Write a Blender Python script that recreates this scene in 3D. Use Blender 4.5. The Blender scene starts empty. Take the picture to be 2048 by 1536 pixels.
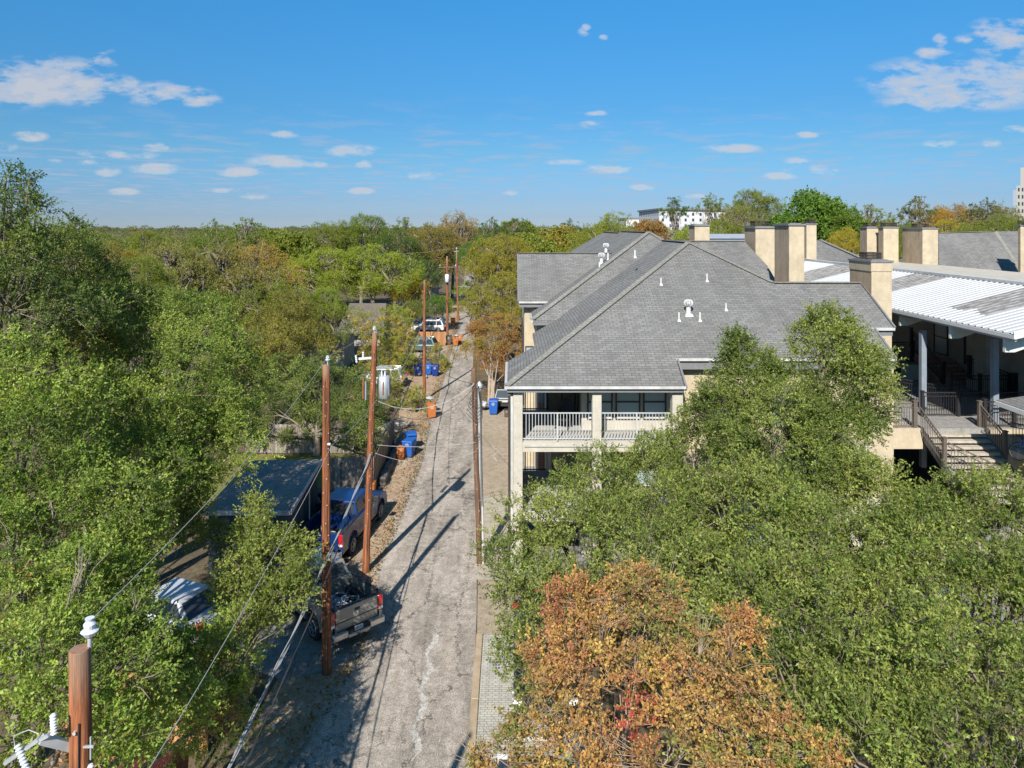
import bpy, math, random
import numpy as np
from mathutils import Vector, Matrix, noise as mnoise
S = bpy.context.scene
COL = S.collection
F, CX, HY, H = 1420.0, 1024.0, 455.0, 14.0
rad = math.radians

def at(px, py, d=None, z=None):
    """a photograph pixel seen at distance d (or on height z) as a point of the place"""
    if d is None: d = F*(H-z)/(py-HY)
    return Vector(((px-CX)*d/F, d, H-(py-HY)*d/F))

# ------------------------------------------------------------ tagging
def tag(o, label=None, cat=None, group=None, kind=None):
    if label: o['label'] = label
    if cat: o['category'] = cat
    if group: o['group'] = group
    if kind: o['kind'] = kind
    return o
def empty(name, loc=(0,0,0), rz=0.0, label=None, cat=None, group=None):
    o = bpy.data.objects.new(name, None); COL.objects.link(o)
    o.location = loc; o.rotation_euler = (0,0,rz); o.empty_display_size = .3
    return tag(o, label, cat, group)
def copy_tree(o, parent=None):
    c = o.copy(); COL.objects.link(c); c.parent = parent
    for ch in list(o.children): copy_tree(ch, c)
    return c

# ------------------------------------------------------------ mesh builder
class MB:
    def __init__(s): s.v=[]; s.f=[]; s.sm=[]; s.pc=[]
    def add(s, vs, fs, smooth=False):
        s.pc.append((len(s.v),len(s.f),len(vs),len(fs))); n=len(s.v); s.v += [tuple(v) for v in vs]; s.f += [tuple(i+n for i in f) for f in fs]; s.sm += [smooth]*len(fs); return s
    def poly(s, pts): return s.add(pts, [tuple(range(len(pts)))])
    def box(s, x0,x1,y0,y1,z0,z1):
        return s.add([(x0,y0,z0),(x1,y0,z0),(x1,y1,z0),(x0,y1,z0),(x0,y0,z1),(x1,y0,z1),(x1,y1,z1),(x0,y1,z1)],
            [(0,3,2,1),(4,5,6,7),(0,1,5,4),(1,2,6,5),(2,3,7,6),(3,0,4,7)])
    def frustum(s, a, b):  # a,b = (x0,x1,y0,y1,z)
        return s.add([(a[0],a[2],a[4]),(a[1],a[2],a[4]),(a[1],a[3],a[4]),(a[0],a[3],a[4]),(b[0],b[2],b[4]),(b[1],b[2],b[4]),(b[1],b[3],b[4]),(b[0],b[3],b[4])],
            [(0,3,2,1),(4,5,6,7),(0,1,5,4),(1,2,6,5),(2,3,7,6),(3,0,4,7)])
    def bar(s, p, q, w, h=None, up=(0,0,1)):
        p=Vector(p); q=Vector(q); h=h or w; d=(q-p)
        if d.length<1e-6: return s
        d.normalize(); u=Vector(up)
        if abs(d.dot(u))>.98: u=Vector((1,0,0))
        a=d.cross(u).normalized()*w/2; b=a.cross(d).normalized()*h/2
        c=[p-a-b,p+a-b,p+a+b,p-a+b,q-a-b,q+a-b,q+a+b,q-a+b]
        return s.add(c,[(0,3,2,1),(4,5,6,7),(0,1,5,4),(1,2,6,5),(2,3,7,6),(3,0,4,7)])
    def tube(s, pts, r, n=8, cap=True, smooth=True):
        pts=[Vector(p) for p in pts]; m=len(pts)
        rs = r if hasattr(r,'__len__') else [r]*m
        base=[]; prev=None
        for i,p in enumerate(pts):
            d=(pts[min(i+1,m-1)]-pts[max(i-1,0)]).normalized()
            if prev is None:
                u=Vector((0,0,1)) if abs(d.z)<.9 else Vector((1,0,0)); a=d.cross(u).normalized()
            else:
                a=(prev-d*prev.dot(d)).normalized()
            prev=a; b=d.cross(a)
            base += [p+(a*math.cos(2*math.pi*k/n)+b*math.sin(2*math.pi*k/n))*rs[i] for k in range(n)]
        fs=[(i*n+k,i*n+(k+1)%n,(i+1)*n+(k+1)%n,(i+1)*n+k) for i in range(m-1) for k in range(n)]
        s.add(base,fs,smooth)
        if cap and n>2:
            s.add(base[:n],[tuple(range(n))[::-1]]); s.add(base[-n:],[tuple(range(n))])
        return s
    def cyl(s, c, r, h, n=16, axis='z', r2=None):
        c=Vector(c); ax={'x':Vector((1,0,0)),'y':Vector((0,1,0)),'z':Vector((0,0,1))}[axis]
        return s.tube([c, c+ax*h],[r, r if r2 is None else r2], n)
    def prism(s, pts, off):  # polygon pushed along vector off
        n=len(pts); off=Vector(off); a=[Vector(p) for p in pts]; b=[p+off for p in a]
        return s.add(a+b,[tuple(range(n)),tuple(range(2*n-1,n-1,-1))]+[(i+n,(i+1)%n+n,(i+1)%n,i) for i in range(n)])
    def slab(s, pts, t): return s.prism(pts,(0,0,-t))
    def sheet(s, pts): return s.poly(pts)
    def ball(s, c, r, n=10, m=7, sz=1.0):
        vs=[]; fs=[]
        for i in range(m+1):
            a=math.pi*i/m
            for k in range(n): vs.append((c[0]+r*math.sin(a)*math.cos(2*math.pi*k/n), c[1]+r*math.sin(a)*math.sin(2*math.pi*k/n), c[2]+r*sz*math.cos(a)))
        fs=[(i*n+k,(i+1)*n+k,(i+1)*n+(k+1)%n,i*n+(k+1)%n) for i in range(m) for k in range(n)]
        return s.add(vs,fs,True)
    def xf(s, M):
        s.v=[tuple(M@Vector(v)) for v in s.v]; return s
    def each(s, name, m, parent=None, **k):
        out=[]
        for (v0,f0,nv,nf) in s.pc:
            q=MB(); q.add(s.v[v0:v0+nv],[tuple(i-v0 for i in f) for f in s.f[f0:f0+nf]]); out.append(q.build(name,m,parent,**k))
        return out
    def build(s, name, m, parent=None, bevel=0, loc=None, seg=1):
        me=bpy.data.meshes.new(name); me.from_pydata(s.v,[],s.f); me.validate(); me.update()
        me.polygons.foreach_set('use_smooth', (s.sm+[False]*len(me.polygons))[:len(me.polygons)])
        uv=me.uv_layers.new(name='UVMap'); buf=np.zeros(len(me.loops)*2,dtype=np.float32)
        for p in me.polygons:
            n=p.normal
            u=Vector((1,0,0)) if abs(n.z)>.995 else Vector((0,0,1)).cross(n).normalized()
            w=n.cross(u)
            for li in p.loop_indices:
                c=me.vertices[me.loops[li].vertex_index].co
                buf[2*li]=c.dot(u); buf[2*li+1]=c.dot(w)
        uv.data.foreach_set('uv',buf)
        o=bpy.data.objects.new(name,me); COL.objects.link(o)
        if m is not None: me.materials.append(m)
        if parent is not None: o.parent=parent
        if loc is not None: o.location=loc
        if bevel:
            b=o.modifiers.new('bev','BEVEL'); b.width=bevel; b.segments=seg; b.limit_method='ANGLE'; b.angle_limit=rad(35)
        return o

# ------------------------------------------------------------ materials
class NT:
    def __init__(s,name):
        s.m=bpy.data.materials.new(name); s.m.use_nodes=True; s.t=s.m.node_tree; s.t.nodes.clear()
    def n(s,ty,**k):
        x=s.t.nodes.new(ty)
        for a,b in k.items():
            if a.startswith('i_'):
                key=a[2:].replace('_',' ')
                x.inputs[int(key) if key.isdigit() else key].default_value=b
            else: setattr(x,a,b)
        return x
    def l(s,a,b): s.t.links.new(a,b)
    def math(s,op,a,b=None,c=None,clamp=False):
        x=s.n('ShaderNodeMath',operation=op); x.use_clamp=clamp
        for i,v in enumerate((a,b,c)):
            if v is None: continue
            if isinstance(v,(int,float)): x.inputs[i].default_value=v
            else: s.l(v,x.inputs[i])
        return x.outputs[0]
    def mix(s,f,a,b,bt='MIX'):
        x=s.n('ShaderNodeMixRGB',blend_type=bt)
        for i,v in enumerate((f,a,b)):
            if isinstance(v,(int,float)): x.inputs[i].default_value=v
            elif isinstance(v,tuple): x.inputs[i].default_value=(*v[:3],1)
            else: s.l(v,x.inputs[i])
        return x.outputs[0]
    def coord(s,kind='Object',scale=(1,1,1),rot=(0,0,0),loc=(0,0,0)):
        c=s.n('ShaderNodeTexCoord'); m=s.n('ShaderNodeMapping'); s.l(c.outputs[kind],m.inputs[0])
        m.inputs['Scale'].default_value=scale; m.inputs['Rotation'].default_value=rot; m.inputs['Location'].default_value=loc
        return m.outputs[0]
    def noise(s,v,scale,detail=4,rough=.6,out=0):
        x=s.n('ShaderNodeTexNoise'); s.l(v,x.inputs['Vector']); x.inputs['Scale'].default_value=scale; x.inputs['Detail'].default_value=detail; x.inputs['Roughness'].default_value=rough
        return x.outputs[out]
    def ramp(s,v,stops,interp='LINEAR'):
        x=s.n('ShaderNodeValToRGB'); s.l(v,x.inputs[0]); r=x.color_ramp; r.interpolation=interp
        while len(r.elements)<len(stops): r.elements.new(.5)
        for e,(p,c) in zip(r.elements,stops):
            e.position=p; e.color=(c,c,c,1) if isinstance(c,(int,float)) else (*c,1)
        return x.outputs[0]
    def out(s,color,rough=.8,metal=0,bump=None,bs=.3,bd=.01,spec=.3,coat=0,alpha=None):
        p=s.n('ShaderNodeBsdfPrincipled'); o=s.n('ShaderNodeOutputMaterial')
        if isinstance(color,tuple): p.inputs['Base Color'].default_value=(*color,1)
        else: s.l(color,p.inputs['Base Color'])
        if isinstance(rough,(int,float)): p.inputs['Roughness'].default_value=rough
        else: s.l(rough,p.inputs['Roughness'])
        p.inputs['Metallic'].default_value=metal; p.inputs['Specular IOR Level'].default_value=spec
        p.inputs['Coat Weight'].default_value=coat; p.inputs['Coat Roughness'].default_value=.08
        if bump is not None:
            b=s.n('ShaderNodeBump'); b.inputs['Strength'].default_value=bs; b.inputs['Distance'].default_value=bd; s.l(bump,b.inputs['Height']); s.l(b.outputs[0],p.inputs['Normal'])
        s.l(p.outputs[0],o.inputs[0]); return s.m

def plain(name,c,rough=.6,metal=0,var=.12,scale=6,bs=0.0,coat=0,spec=.3,grime=0.0):
    t=NT(name); v=t.coord(); a=t.noise(v,scale,5,.65)
    k=t.ramp(a,[(.25,1-var),(.75,1+var*.6)])
    col=t.mix(1,c,k,'MULTIPLY')
    if grime:
        g=t.ramp(t.noise(t.coord(scale=(1,1,.35)),1.3,6,.7),[(.45,0.0),(.72,grime)])
        col=t.mix(g,col,(.16,.12,.08))
    return t.out(col,rough,metal,bump=a if bs else None,bs=bs,bd=.01,coat=coat,spec=spec)

def m_shingle(name,base,light,dark,row=.145):
    t=NT(name); v=t.coord('UV')
    br=t.n('ShaderNodeTexBrick',offset=.5,offset_frequency=2,squash=1.0)
    w=t.n('ShaderNodeVectorMath',operation='ADD'); t.l(v,w.inputs[0])
    ns=t.n('ShaderNodeVectorMath',operation='SCALE'); t.l(t.noise(v,1.1,3,.5,1),ns.inputs[0]); ns.inputs['Scale'].default_value=.03; t.l(ns.outputs[0],w.inputs[1])
    t.l(w.outputs[0],br.inputs['Vector'])
    br.inputs['Scale'].default_value=1; br.inputs['Brick Width'].default_value=.33; br.inputs['Row Height'].default_value=row
    br.inputs['Mortar Size'].default_value=.014; br.inputs['Mortar Smooth'].default_value=.2; br.inputs['Bias'].default_value=0
    br.inputs['Color1'].default_value=(*light,1); br.inputs['Color2'].default_value=(*base,1); br.inputs['Mortar'].default_value=(*dark,1)
    fine=t.noise(v,60,2,.7); big=t.noise(t.coord('UV',scale=(1,.5,1)),.45,5,.6)
    c=t.mix(1,br.outputs[0],t.ramp(fine,[(.3,.72),(.7,1.2)]),'MULTIPLY')
    c=t.mix(1,c,t.ramp(big,[(.3,.84),(.7,1.1)]),'MULTIPLY')
    c=t.mix(1,c,t.ramp(t.noise(t.coord('UV',scale=(2.2,.22,1)),1.0,6,.75),[(.32,(.86,.85,.83)),(.55,(1,1,1)),(.72,(1.06,1.08,1.04))]),'MULTIPLY')
    c=t.mix(t.ramp(t.noise(t.coord('UV',loc=(5,9,2)),.22,6,.7),[(.52,0.0),(.72,.35)]),c,tuple(q*.8 for q in base))
    sep=t.n('ShaderNodeSeparateXYZ'); t.l(w.outputs[0],sep.inputs[0])
    saw=t.math('FRACT',t.math('DIVIDE',sep.outputs[1],row))
    h=t.math('ADD',t.math('MULTIPLY',t.math('SUBTRACT',1.0,saw),1.0),t.math('MULTIPLY',fine,.5))
    return t.out(c,.9,bump=h,bs=.6,bd=.02,spec=.2)

def m_stucco(name,c,dirt=.25,dc=(.20,.13,.07)):
    t=NT(name); v=t.coord(); a=t.noise(v,26,5,.75); b=t.noise(v,1.6,6,.75); st=t.noise(t.coord(scale=(1,1,.16)),3.2,6,.7)
    col=t.mix(1,c,t.ramp(a,[(.3,.86),(.7,1.06)]),'MULTIPLY'); col=t.mix(1,col,t.ramp(b,[(.33,.80),(.66,1.08)]),'MULTIPLY')
    col=t.mix(t.ramp(st,[(.5,0.0),(.8,dirt)]),col,dc)
    return t.out(col,.92,bump=a,bs=.5,bd=.015,spec=.15)

def m_asphalt():
    t=NT('alley_asphalt'); v=t.coord()
    sp=t.noise(v,28,3,.85); md=t.noise(v,3.0,6,.7); bg=t.noise(t.coord(scale=(1.6,.28,1)),.8,5,.6)
    col=t.ramp(sp,[(.30,(.11,.10,.088)),(.5,(.325,.28,.235)),(.68,(.54,.48,.415))])
    col=t.mix(1,col,t.ramp(md,[(.30,.68),(.66,1.2)]),'MULTIPLY')
    col=t.mix(1,col,t.ramp(bg,[(.33,.68),(.64,1.13)]),'MULTIPLY')
    # cracks
    wv=t.n('ShaderNodeVectorMath',operation='ADD'); t.l(t.coord(scale=(1.0,.33,1)),wv.inputs[0])
    sc=t.n('ShaderNodeVectorMath',operation='SCALE'); t.l(t.noise(v,1.8,5,.7,1),sc.inputs[0]); sc.inputs['Scale'].default_value=.9; t.l(sc.outputs[0],wv.inputs[1])
    vo=t.n('ShaderNodeTexVoronoi',feature='DISTANCE_TO_EDGE'); vo.inputs['Scale'].default_value=.62; t.l(wv.outputs[0],vo.inputs['Vector'])
    wv2=t.n('ShaderNodeVectorMath',operation='ADD'); t.l(v,wv2.inputs[0]); t.l(sc.outputs[0],wv2.inputs[1])
    vo2=t.n('ShaderNodeTexVoronoi',feature='DISTANCE_TO_EDGE'); vo2.inputs['Scale'].default_value=1.7; t.l(wv2.outputs[0],vo2.inputs['Vector'])
    k1=t.ramp(vo.outputs[0],[(.004,1.0),(.022,0.0)])
    k2=t.math('MULTIPLY',t.ramp(vo2.outputs[0],[(.004,1.0),(.02,0.0)]),t.ramp(t.noise(v,.5,3,.5),[(.52,0.0),(.62,1.0)]))
    k=t.math('MAXIMUM',k1,k2); k=t.math('MULTIPLY',k,t.ramp(t.noise(v,2.3,2,.5),[(.35,.15),(.6,.85)]))
    col=t.mix(k,col,(.07,.062,.055))
    # worn pale spots and dark oily spots
    col=t.mix(t.ramp(t.noise(v,.9,7,.75),[(.60,0.0),(.68,.45)]),col,(.44,.42,.39))
    col=t.mix(t.ramp(t.noise(t.coord(loc=(7,3,0)),.55,6,.7),[(.56,0.0),(.72,.5)]),col,(.13,.115,.105))
    h=t.math('SUBTRACT',sp,t.math('MULTIPLY',k,1.5))
    return t.out(col,.95,bump=h,bs=.55,bd=.02,spec=.15)

def m_ground(name,a,b,c,sc=1.0,leaf=(.30,.15,.05),leafamt=.0,spk=30):
    t=NT(name); v=t.coord()
    n1=t.noise(v,.7*sc,7,.7); n2=t.noise(v,5*sc,6,.75); n3=t.noise(v,spk,3,.85)
    col=t.mix(t.ramp(n1,[(.38,0.0),(.62,1.0)]),a,b); col=t.mix(t.ramp(n2,[(.45,0.0),(.66,1.0)]),col,c)
    col=t.mix(1,col,t.ramp(n3,[(.30,.55),(.70,1.45)]),'MULTIPLY')
    if leafamt: col=t.mix(t.math('MULTIPLY',t.ramp(t.noise(v,12,3,.8),[(.52,0.0),(.62,1.0)]),t.ramp(t.noise(v,.8,4,.6),[(.45,0.0),(.6,leafamt)])),col,leaf)
    return t.out(col,.97,bump=n3,bs=.6,bd=.03,spec=.1)

def m_wood_pole(name='pole_wood',hi=(.33,.115,.045),lo=(.09,.036,.02),grey=(.24,.17,.12)):
    t=NT(name); v=t.coord(scale=(9,9,.5)); g=t.noise(v,2.2,7,.75); g2=t.noise(t.coord(scale=(26,26,.6)),1.5,4,.8)
    c=t.mix(t.ramp(g,[(.35,0.0),(.62,1.0)]),lo,hi)
    c=t.mix(1,c,t.ramp(g2,[(.38,.5),(.62,1.35)]),'MULTIPLY')
    sep=t.n('ShaderNodeSeparateXYZ'); t.l(t.coord('Object'),sep.inputs[0])
    z=sep.outputs[2]
    topw=t.math('MULTIPLY',t.ramp(t.math('DIVIDE',z,11.0),[(.835,0.0),(.875,.8)]),t.ramp(t.noise(t.coord(scale=(9,9,.9)),1.7,4,.6),[(.3,.4),(.6,1.0)]))
    c=t.mix(topw,c,grey)
    vo=t.n('ShaderNodeTexVoronoi',feature='F1'); t.l(t.coord(scale=(3.2,3.2,1.1)),vo.inputs['Vector']); vo.inputs['Scale'].default_value=1.6
    c=t.mix(t.ramp(vo.outputs[0],[(.05,.85),(.10,0.0)]),c,(.09,.04,.02))
    return t.out(c,.8,bump=g2,bs=.5,bd=.01,spec=.3)

def m_plank(name,c1,c2,gw=.14,axis='x'):
    t=NT(name); v=t.coord(scale=(6,6,.7)); g=t.noise(v,2,6,.7)
    oi=t.n('ShaderNodeAttribute',attribute_name='Col')
    c=t.mix(t.ramp(g,[(.3,0.0),(.7,1.0)]),c1,c2)
    sep=t.n('ShaderNodeSeparateXYZ'); t.l(t.coord('UV'),sep.inputs[0])
    bd=t.math('FLOOR',t.math('DIVIDE',sep.outputs[0],gw))
    wn=t.n('ShaderNodeTexWhiteNoise',noise_dimensions='1D'); t.l(bd,wn.inputs['W'])
    c=t.mix(1,c,t.ramp(wn.outputs[0],[(0,.65),(1,1.25)]),'MULTIPLY')
    return t.out(c,.9,bump=g,bs=.4,spec=.1)

def m_leaf(name='leaf',transl=.42,rough=.5,spec=.3):
    t=NT(name); a=t.n('ShaderNodeAttribute',attribute_name='Col'); oi=t.n('ShaderNodeObjectInfo')
    c=t.mix(1,a.outputs['Color'],oi.outputs['Color'],'MULTIPLY')
    p=t.n('ShaderNodeBsdfPrincipled'); t.l(c,p.inputs['Base Color']); p.inputs['Roughness'].default_value=rough; p.inputs['Specular IOR Level'].default_value=spec
    tr=t.n('ShaderNodeBsdfTranslucent'); t.l(t.mix(1,c,(1.5,1.6,.7),'MULTIPLY'),tr.inputs[0])
    mx=t.n('ShaderNodeMixShader'); mx.inputs[0].default_value=transl; t.l(p.outputs[0],mx.inputs[1]); t.l(tr.outputs[0],mx.inputs[2])
    o=t.n('ShaderNodeOutputMaterial'); t.l(mx.outputs[0],o.inputs[0]); return t.m
def m_glass(name,c=(.05,.06,.07),rough=.08):
    t=NT(name); return t.out(c,rough,0,spec=.6,coat=.0)
def m_brick(name):
    t=NT(name); br=t.n('ShaderNodeTexBrick'); t.l(t.coord('UV'),br.inputs['Vector']); br.inputs['Scale'].default_value=1
    br.inputs['Brick Width'].default_value=.21; br.inputs['Row Height'].default_value=.075; br.inputs['Mortar Size'].default_value=.01
    br.inputs['Color1'].default_value=(.36,.12,.06,1); br.inputs['Color2'].default_value=(.25,.08,.045,1); br.inputs['Mortar'].default_value=(.4,.33,.28,1)
    return t.out(br.outputs[0],.9)
def m_paver():
    t=NT('paver_blocks'); v=t.coord()
    wv=t.n('ShaderNodeVectorMath',operation='ADD'); t.l(v,wv.inputs[0])
    sep=t.n('ShaderNodeSeparateXYZ'); t.l(v,sep.inputs[0])
    wob=t.math('MULTIPLY',t.math('SINE',t.math('MULTIPLY',sep.outputs[1],31.4)),.018)
    cb=t.n('ShaderNodeCombineXYZ'); t.l(wob,cb.inputs[0]); t.l(cb.outputs[0],wv.inputs[1])
    br=t.n('ShaderNodeTexBrick',offset=.5); t.l(wv.outputs[0],br.inputs['Vector']); br.inputs['Scale'].default_value=1
    br.inputs['Brick Width'].default_value=.2; br.inputs['Row Height'].default_value=.1; br.inputs['Mortar Size'].default_value=.009
    br.inputs['Color1'].default_value=(.43,.41,.355,1); br.inputs['Color2'].default_value=(.36,.34,.30,1); br.inputs['Mortar'].default_value=(.17,.155,.125,1)
    c=t.mix(1,br.outputs[0],t.ramp(t.noise(v,1.2,6,.7),[(.3,.75),(.7,1.15)]),'MULTIPLY')
    return t.out(c,.9,bump=br.outputs[1],bs=-.3)

M={}
M['shingle']=m_shingle('grey_shingle',(.150,.146,.139),(.205,.200,.190),(.092,.090,.087))
M['shingle_cap']=m_shingle('ridge_shingle',(.21,.205,.18),(.25,.24,.21),(.13,.12,.11),.2)
M['shingle_brown']=m_shingle('brown_shingle',(.15,.125,.10),(.20,.17,.14),(.05,.045,.04))
M['shingle_dark']=m_shingle('dark_shingle',(.27,.235,.205),(.34,.30,.26),(.17,.15,.135))
M['stucco']=m_stucco('cream_stucco',(.45,.375,.265),.22)
M['stucco_pale']=m_stucco('pale_stucco',(.44,.405,.34),.12)
M['stucco_stain']=m_stucco('stained_stucco',(.60,.47,.32),.75,(.17,.10,.045))
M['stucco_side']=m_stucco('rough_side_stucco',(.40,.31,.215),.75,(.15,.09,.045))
M['fascia']=plain('fascia_grey',(.16,.16,.165),.6,0,.2,4)
M['gutter']=plain('gutter_pale',(.46,.455,.44),.5,0,.2,3,grime=.4)
M['brownmetal']=plain('bronze_metal',(.075,.06,.05),.5,.3,.2,9)
M['railwhite']=plain('rail_paint_grey',(.40,.41,.405),.5,0,.15,8,grime=.3)
M['ironblack']=plain('iron_black',(.028,.026,.028),.5,.2,.2,9)
M['ironbrown']=plain('iron_weathered',(.13,.105,.085),.55,.2,.25,9)
M['floorpale']=plain('porch_floor',(.38,.37,.345),.85,0,.2,5,grime=.2)
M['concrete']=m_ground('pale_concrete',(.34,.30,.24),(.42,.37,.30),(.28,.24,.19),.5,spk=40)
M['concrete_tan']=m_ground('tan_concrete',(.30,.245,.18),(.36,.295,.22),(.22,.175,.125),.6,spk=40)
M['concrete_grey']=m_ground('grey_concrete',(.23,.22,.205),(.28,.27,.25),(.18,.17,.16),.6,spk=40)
M['curb']=plain('curb_concrete',(.36,.275,.185),.9,0,.25,3,bs=.3,grime=.3)
M['asphalt']=m_asphalt()
M['dirt']=m_ground('yard_dirt',(.10,.08,.055),(.16,.12,.08),(.06,.06,.03),1,leafamt=.5)
M['verge']=m_ground('verge_gravel',(.30,.22,.15),(.40,.33,.25),(.22,.13,.075),1.2,leaf=(.36,.17,.06),leafamt=.85,spk=22)
M['farground']=m_ground('far_ground',(.06,.06,.03),(.10,.09,.045),(.05,.055,.025),.1)
M['grass']=m_ground('lawn',(.13,.14,.03),(.20,.17,.05),(.09,.11,.03),1)
M['paver']=m_paver()
M['line']=plain('road_paint_white',(.72,.71,.68),.7,0,.25,9)
M['patch']=m_ground('patch_asphalt',(.40,.375,.34),(.48,.455,.42),(.26,.24,.215),1.4,spk=26)
M['pole']=m_wood_pole()
M['polegrey']=m_wood_pole('old_pole_wood',(.20,.11,.065),(.09,.05,.032),(.23,.19,.155))
M['galv']=plain('galvanised',(.52,.54,.55),.45,.5,.2,7)
M['insul']=plain('porcelain_grey',(.52,.55,.58),.35,0,.1,7,spec=.6)
M['wire']=plain('wire_grey',(.36,.35,.34),.6,.2,.15,3)
M['wiredark']=plain('wire_black',(.05,.05,.055),.6,0,.2,3)
M['bolt']=plain('bolt_galv',(.6,.55,.48),.5,.4,.2,9)
M['fence']=m_plank('fence_grey_wood',(.17,.14,.115),(.29,.25,.21))
M['fence_warm']=m_plank('fence_brown_wood',(.28,.13,.055),(.42,.22,.10))
M['stone']=plain('limestone_rough',(.34,.30,.25),.95,0,.5,5,bs=.8)
M['stonedark']=plain('old_retaining_stone',(.16,.145,.13),.95,0,.5,4,bs=.8)
M['white']=plain('white_paint',(.50,.50,.49),.5,0,.08,3)
M['whitesheet']=plain('white_roof_sheet',(.44,.445,.455),.5,.0,.08,2,grime=.06)
M['greysheet']=None
M['steelgreen']=plain('pale_green_steel',(.50,.53,.48),.5,0,.15,4,grime=.3)
M['steelblue']=plain('darkened_blue_steel',(.19,.22,.255),.5,0,.15,4)  # blue darkened in the colour itself to stand in for shade on the canopy post
M['shedwall']=m_plank('shed_siding',(.055,.065,.075),(.085,.095,.105),.3)
M['glassdark']=m_glass('window_glass',(.03,.035,.04))
M['glassblind']=m_glass('window_blind_glass',(.26,.33,.36),.25)
M['windowframe']=plain('bronze_window_frame',(.045,.036,.03),.5)
M['brick']=m_brick('red_brick')
M['tyre']=plain('tyre_rubber',(.022,.022,.024),.85)
M['rim']=plain('wheel_alloy',(.42,.42,.43),.35,.7,.1)
M['chrome']=plain('bumper_chrome',(.62,.60,.56),.22,.9,.05)
M['blackplastic']=plain('black_plastic',(.03,.03,.032),.6)
M['paintblue']=plain('truck_paint_blue',(.004,.028,.13),.32,.1,.04,coat=.5)
M['paintgrey']=plain('truck_paint_grey',(.235,.222,.195),.33,.2,.04,coat=1)
M['paintwhite']=plain('car_paint_white',(.42,.43,.45),.3,0,.03,coat=1)
M['paintgreen']=plain('car_paint_green_grey',(.09,.13,.125),.3,.3,.03,coat=1)
M['paintblack']=plain('car_paint_black',(.02,.021,.024),.3,.2,.03,coat=1)
M['redlamp']=plain('red_tail_lamp',(.42,.012,.015),.2,0,.05,coat=1)
M['clearlamp']=plain('clear_lamp',(.7,.7,.68),.2,0,.05,coat=1)
M['binblue']=plain('bin_blue',(.010,.085,.34),.45,0,.08,3,grime=.12)
M['binnavy']=plain('bin_navy',(.008,.03,.19),.45,0,.08,3)
M['binorange']=plain('bin_orange',(.40,.13,.035),.5,0,.1,3,grime=.12)
M['binbrown']=plain('bin_brown',(.10,.07,.055),.5,0,.1,3)
M['binblack']=plain('bin_black',(.022,.023,.026),.5,0,.1,3)
M['bag']=plain('plastic_bag_white',(.33,.33,.33),.45,0,.12,12,bs=.4)
M['bark']=plain('bark_grey_brown',(.20,.165,.13),.95,0,.4,9,bs=.6)
M['barkdark']=plain('bark_dark',(.085,.07,.055),.95,0,.4,9,bs=.6)
M['barkcrape']=plain('bark_crape_smooth',(.30,.23,.17),.8,0,.3,4,bs=.3)
M['leaf']=m_leaf(); M['leafdry']=m_leaf('leaf_dry',.36,.6,.2)
M['navyfabric']=plain('black_wicker',(.02,.022,.03),.7,0,.3,30,bs=.4)
M['bikeblue']=plain('bike_frame_blue',(.01,.06,.45),.3,.2,.05,coat=1)
M['maroon']=plain('maroon_canvas',(.09,.018,.02),.7,0,.2,6)
M['curtain']=plain('white_curtain',(.62,.60,.57),.9,0,.2,9)
M['towerwall']=plain('tower_concrete',(.30,.285,.26),.9,0,.08,1)
M['whitewall']=plain('white_render_wall',(.50,.50,.51),.8,0,.05,1)
M['slate']=plain('grey_blue_parapet',(.24,.27,.32),.6,0,.15,2)
M['tread']=m_ground('step_concrete',(.37,.33,.27),(.43,.38,.31),(.29,.25,.20),1,spk=40)
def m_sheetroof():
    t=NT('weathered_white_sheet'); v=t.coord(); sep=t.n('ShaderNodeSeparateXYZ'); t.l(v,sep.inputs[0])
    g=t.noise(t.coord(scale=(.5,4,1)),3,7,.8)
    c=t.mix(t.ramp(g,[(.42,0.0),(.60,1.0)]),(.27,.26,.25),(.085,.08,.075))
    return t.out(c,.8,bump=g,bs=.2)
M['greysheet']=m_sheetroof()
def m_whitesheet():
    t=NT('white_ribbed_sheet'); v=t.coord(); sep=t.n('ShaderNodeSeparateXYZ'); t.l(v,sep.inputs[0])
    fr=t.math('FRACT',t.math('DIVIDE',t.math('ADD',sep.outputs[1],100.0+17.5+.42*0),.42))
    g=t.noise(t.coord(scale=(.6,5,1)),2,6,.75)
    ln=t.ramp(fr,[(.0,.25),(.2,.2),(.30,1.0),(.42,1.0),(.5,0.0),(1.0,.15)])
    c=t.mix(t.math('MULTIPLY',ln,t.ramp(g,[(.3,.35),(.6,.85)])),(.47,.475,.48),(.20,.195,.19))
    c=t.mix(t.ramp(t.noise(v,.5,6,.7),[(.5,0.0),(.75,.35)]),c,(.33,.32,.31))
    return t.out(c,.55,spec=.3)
M['whitesheet']=m_whitesheet()
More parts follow.
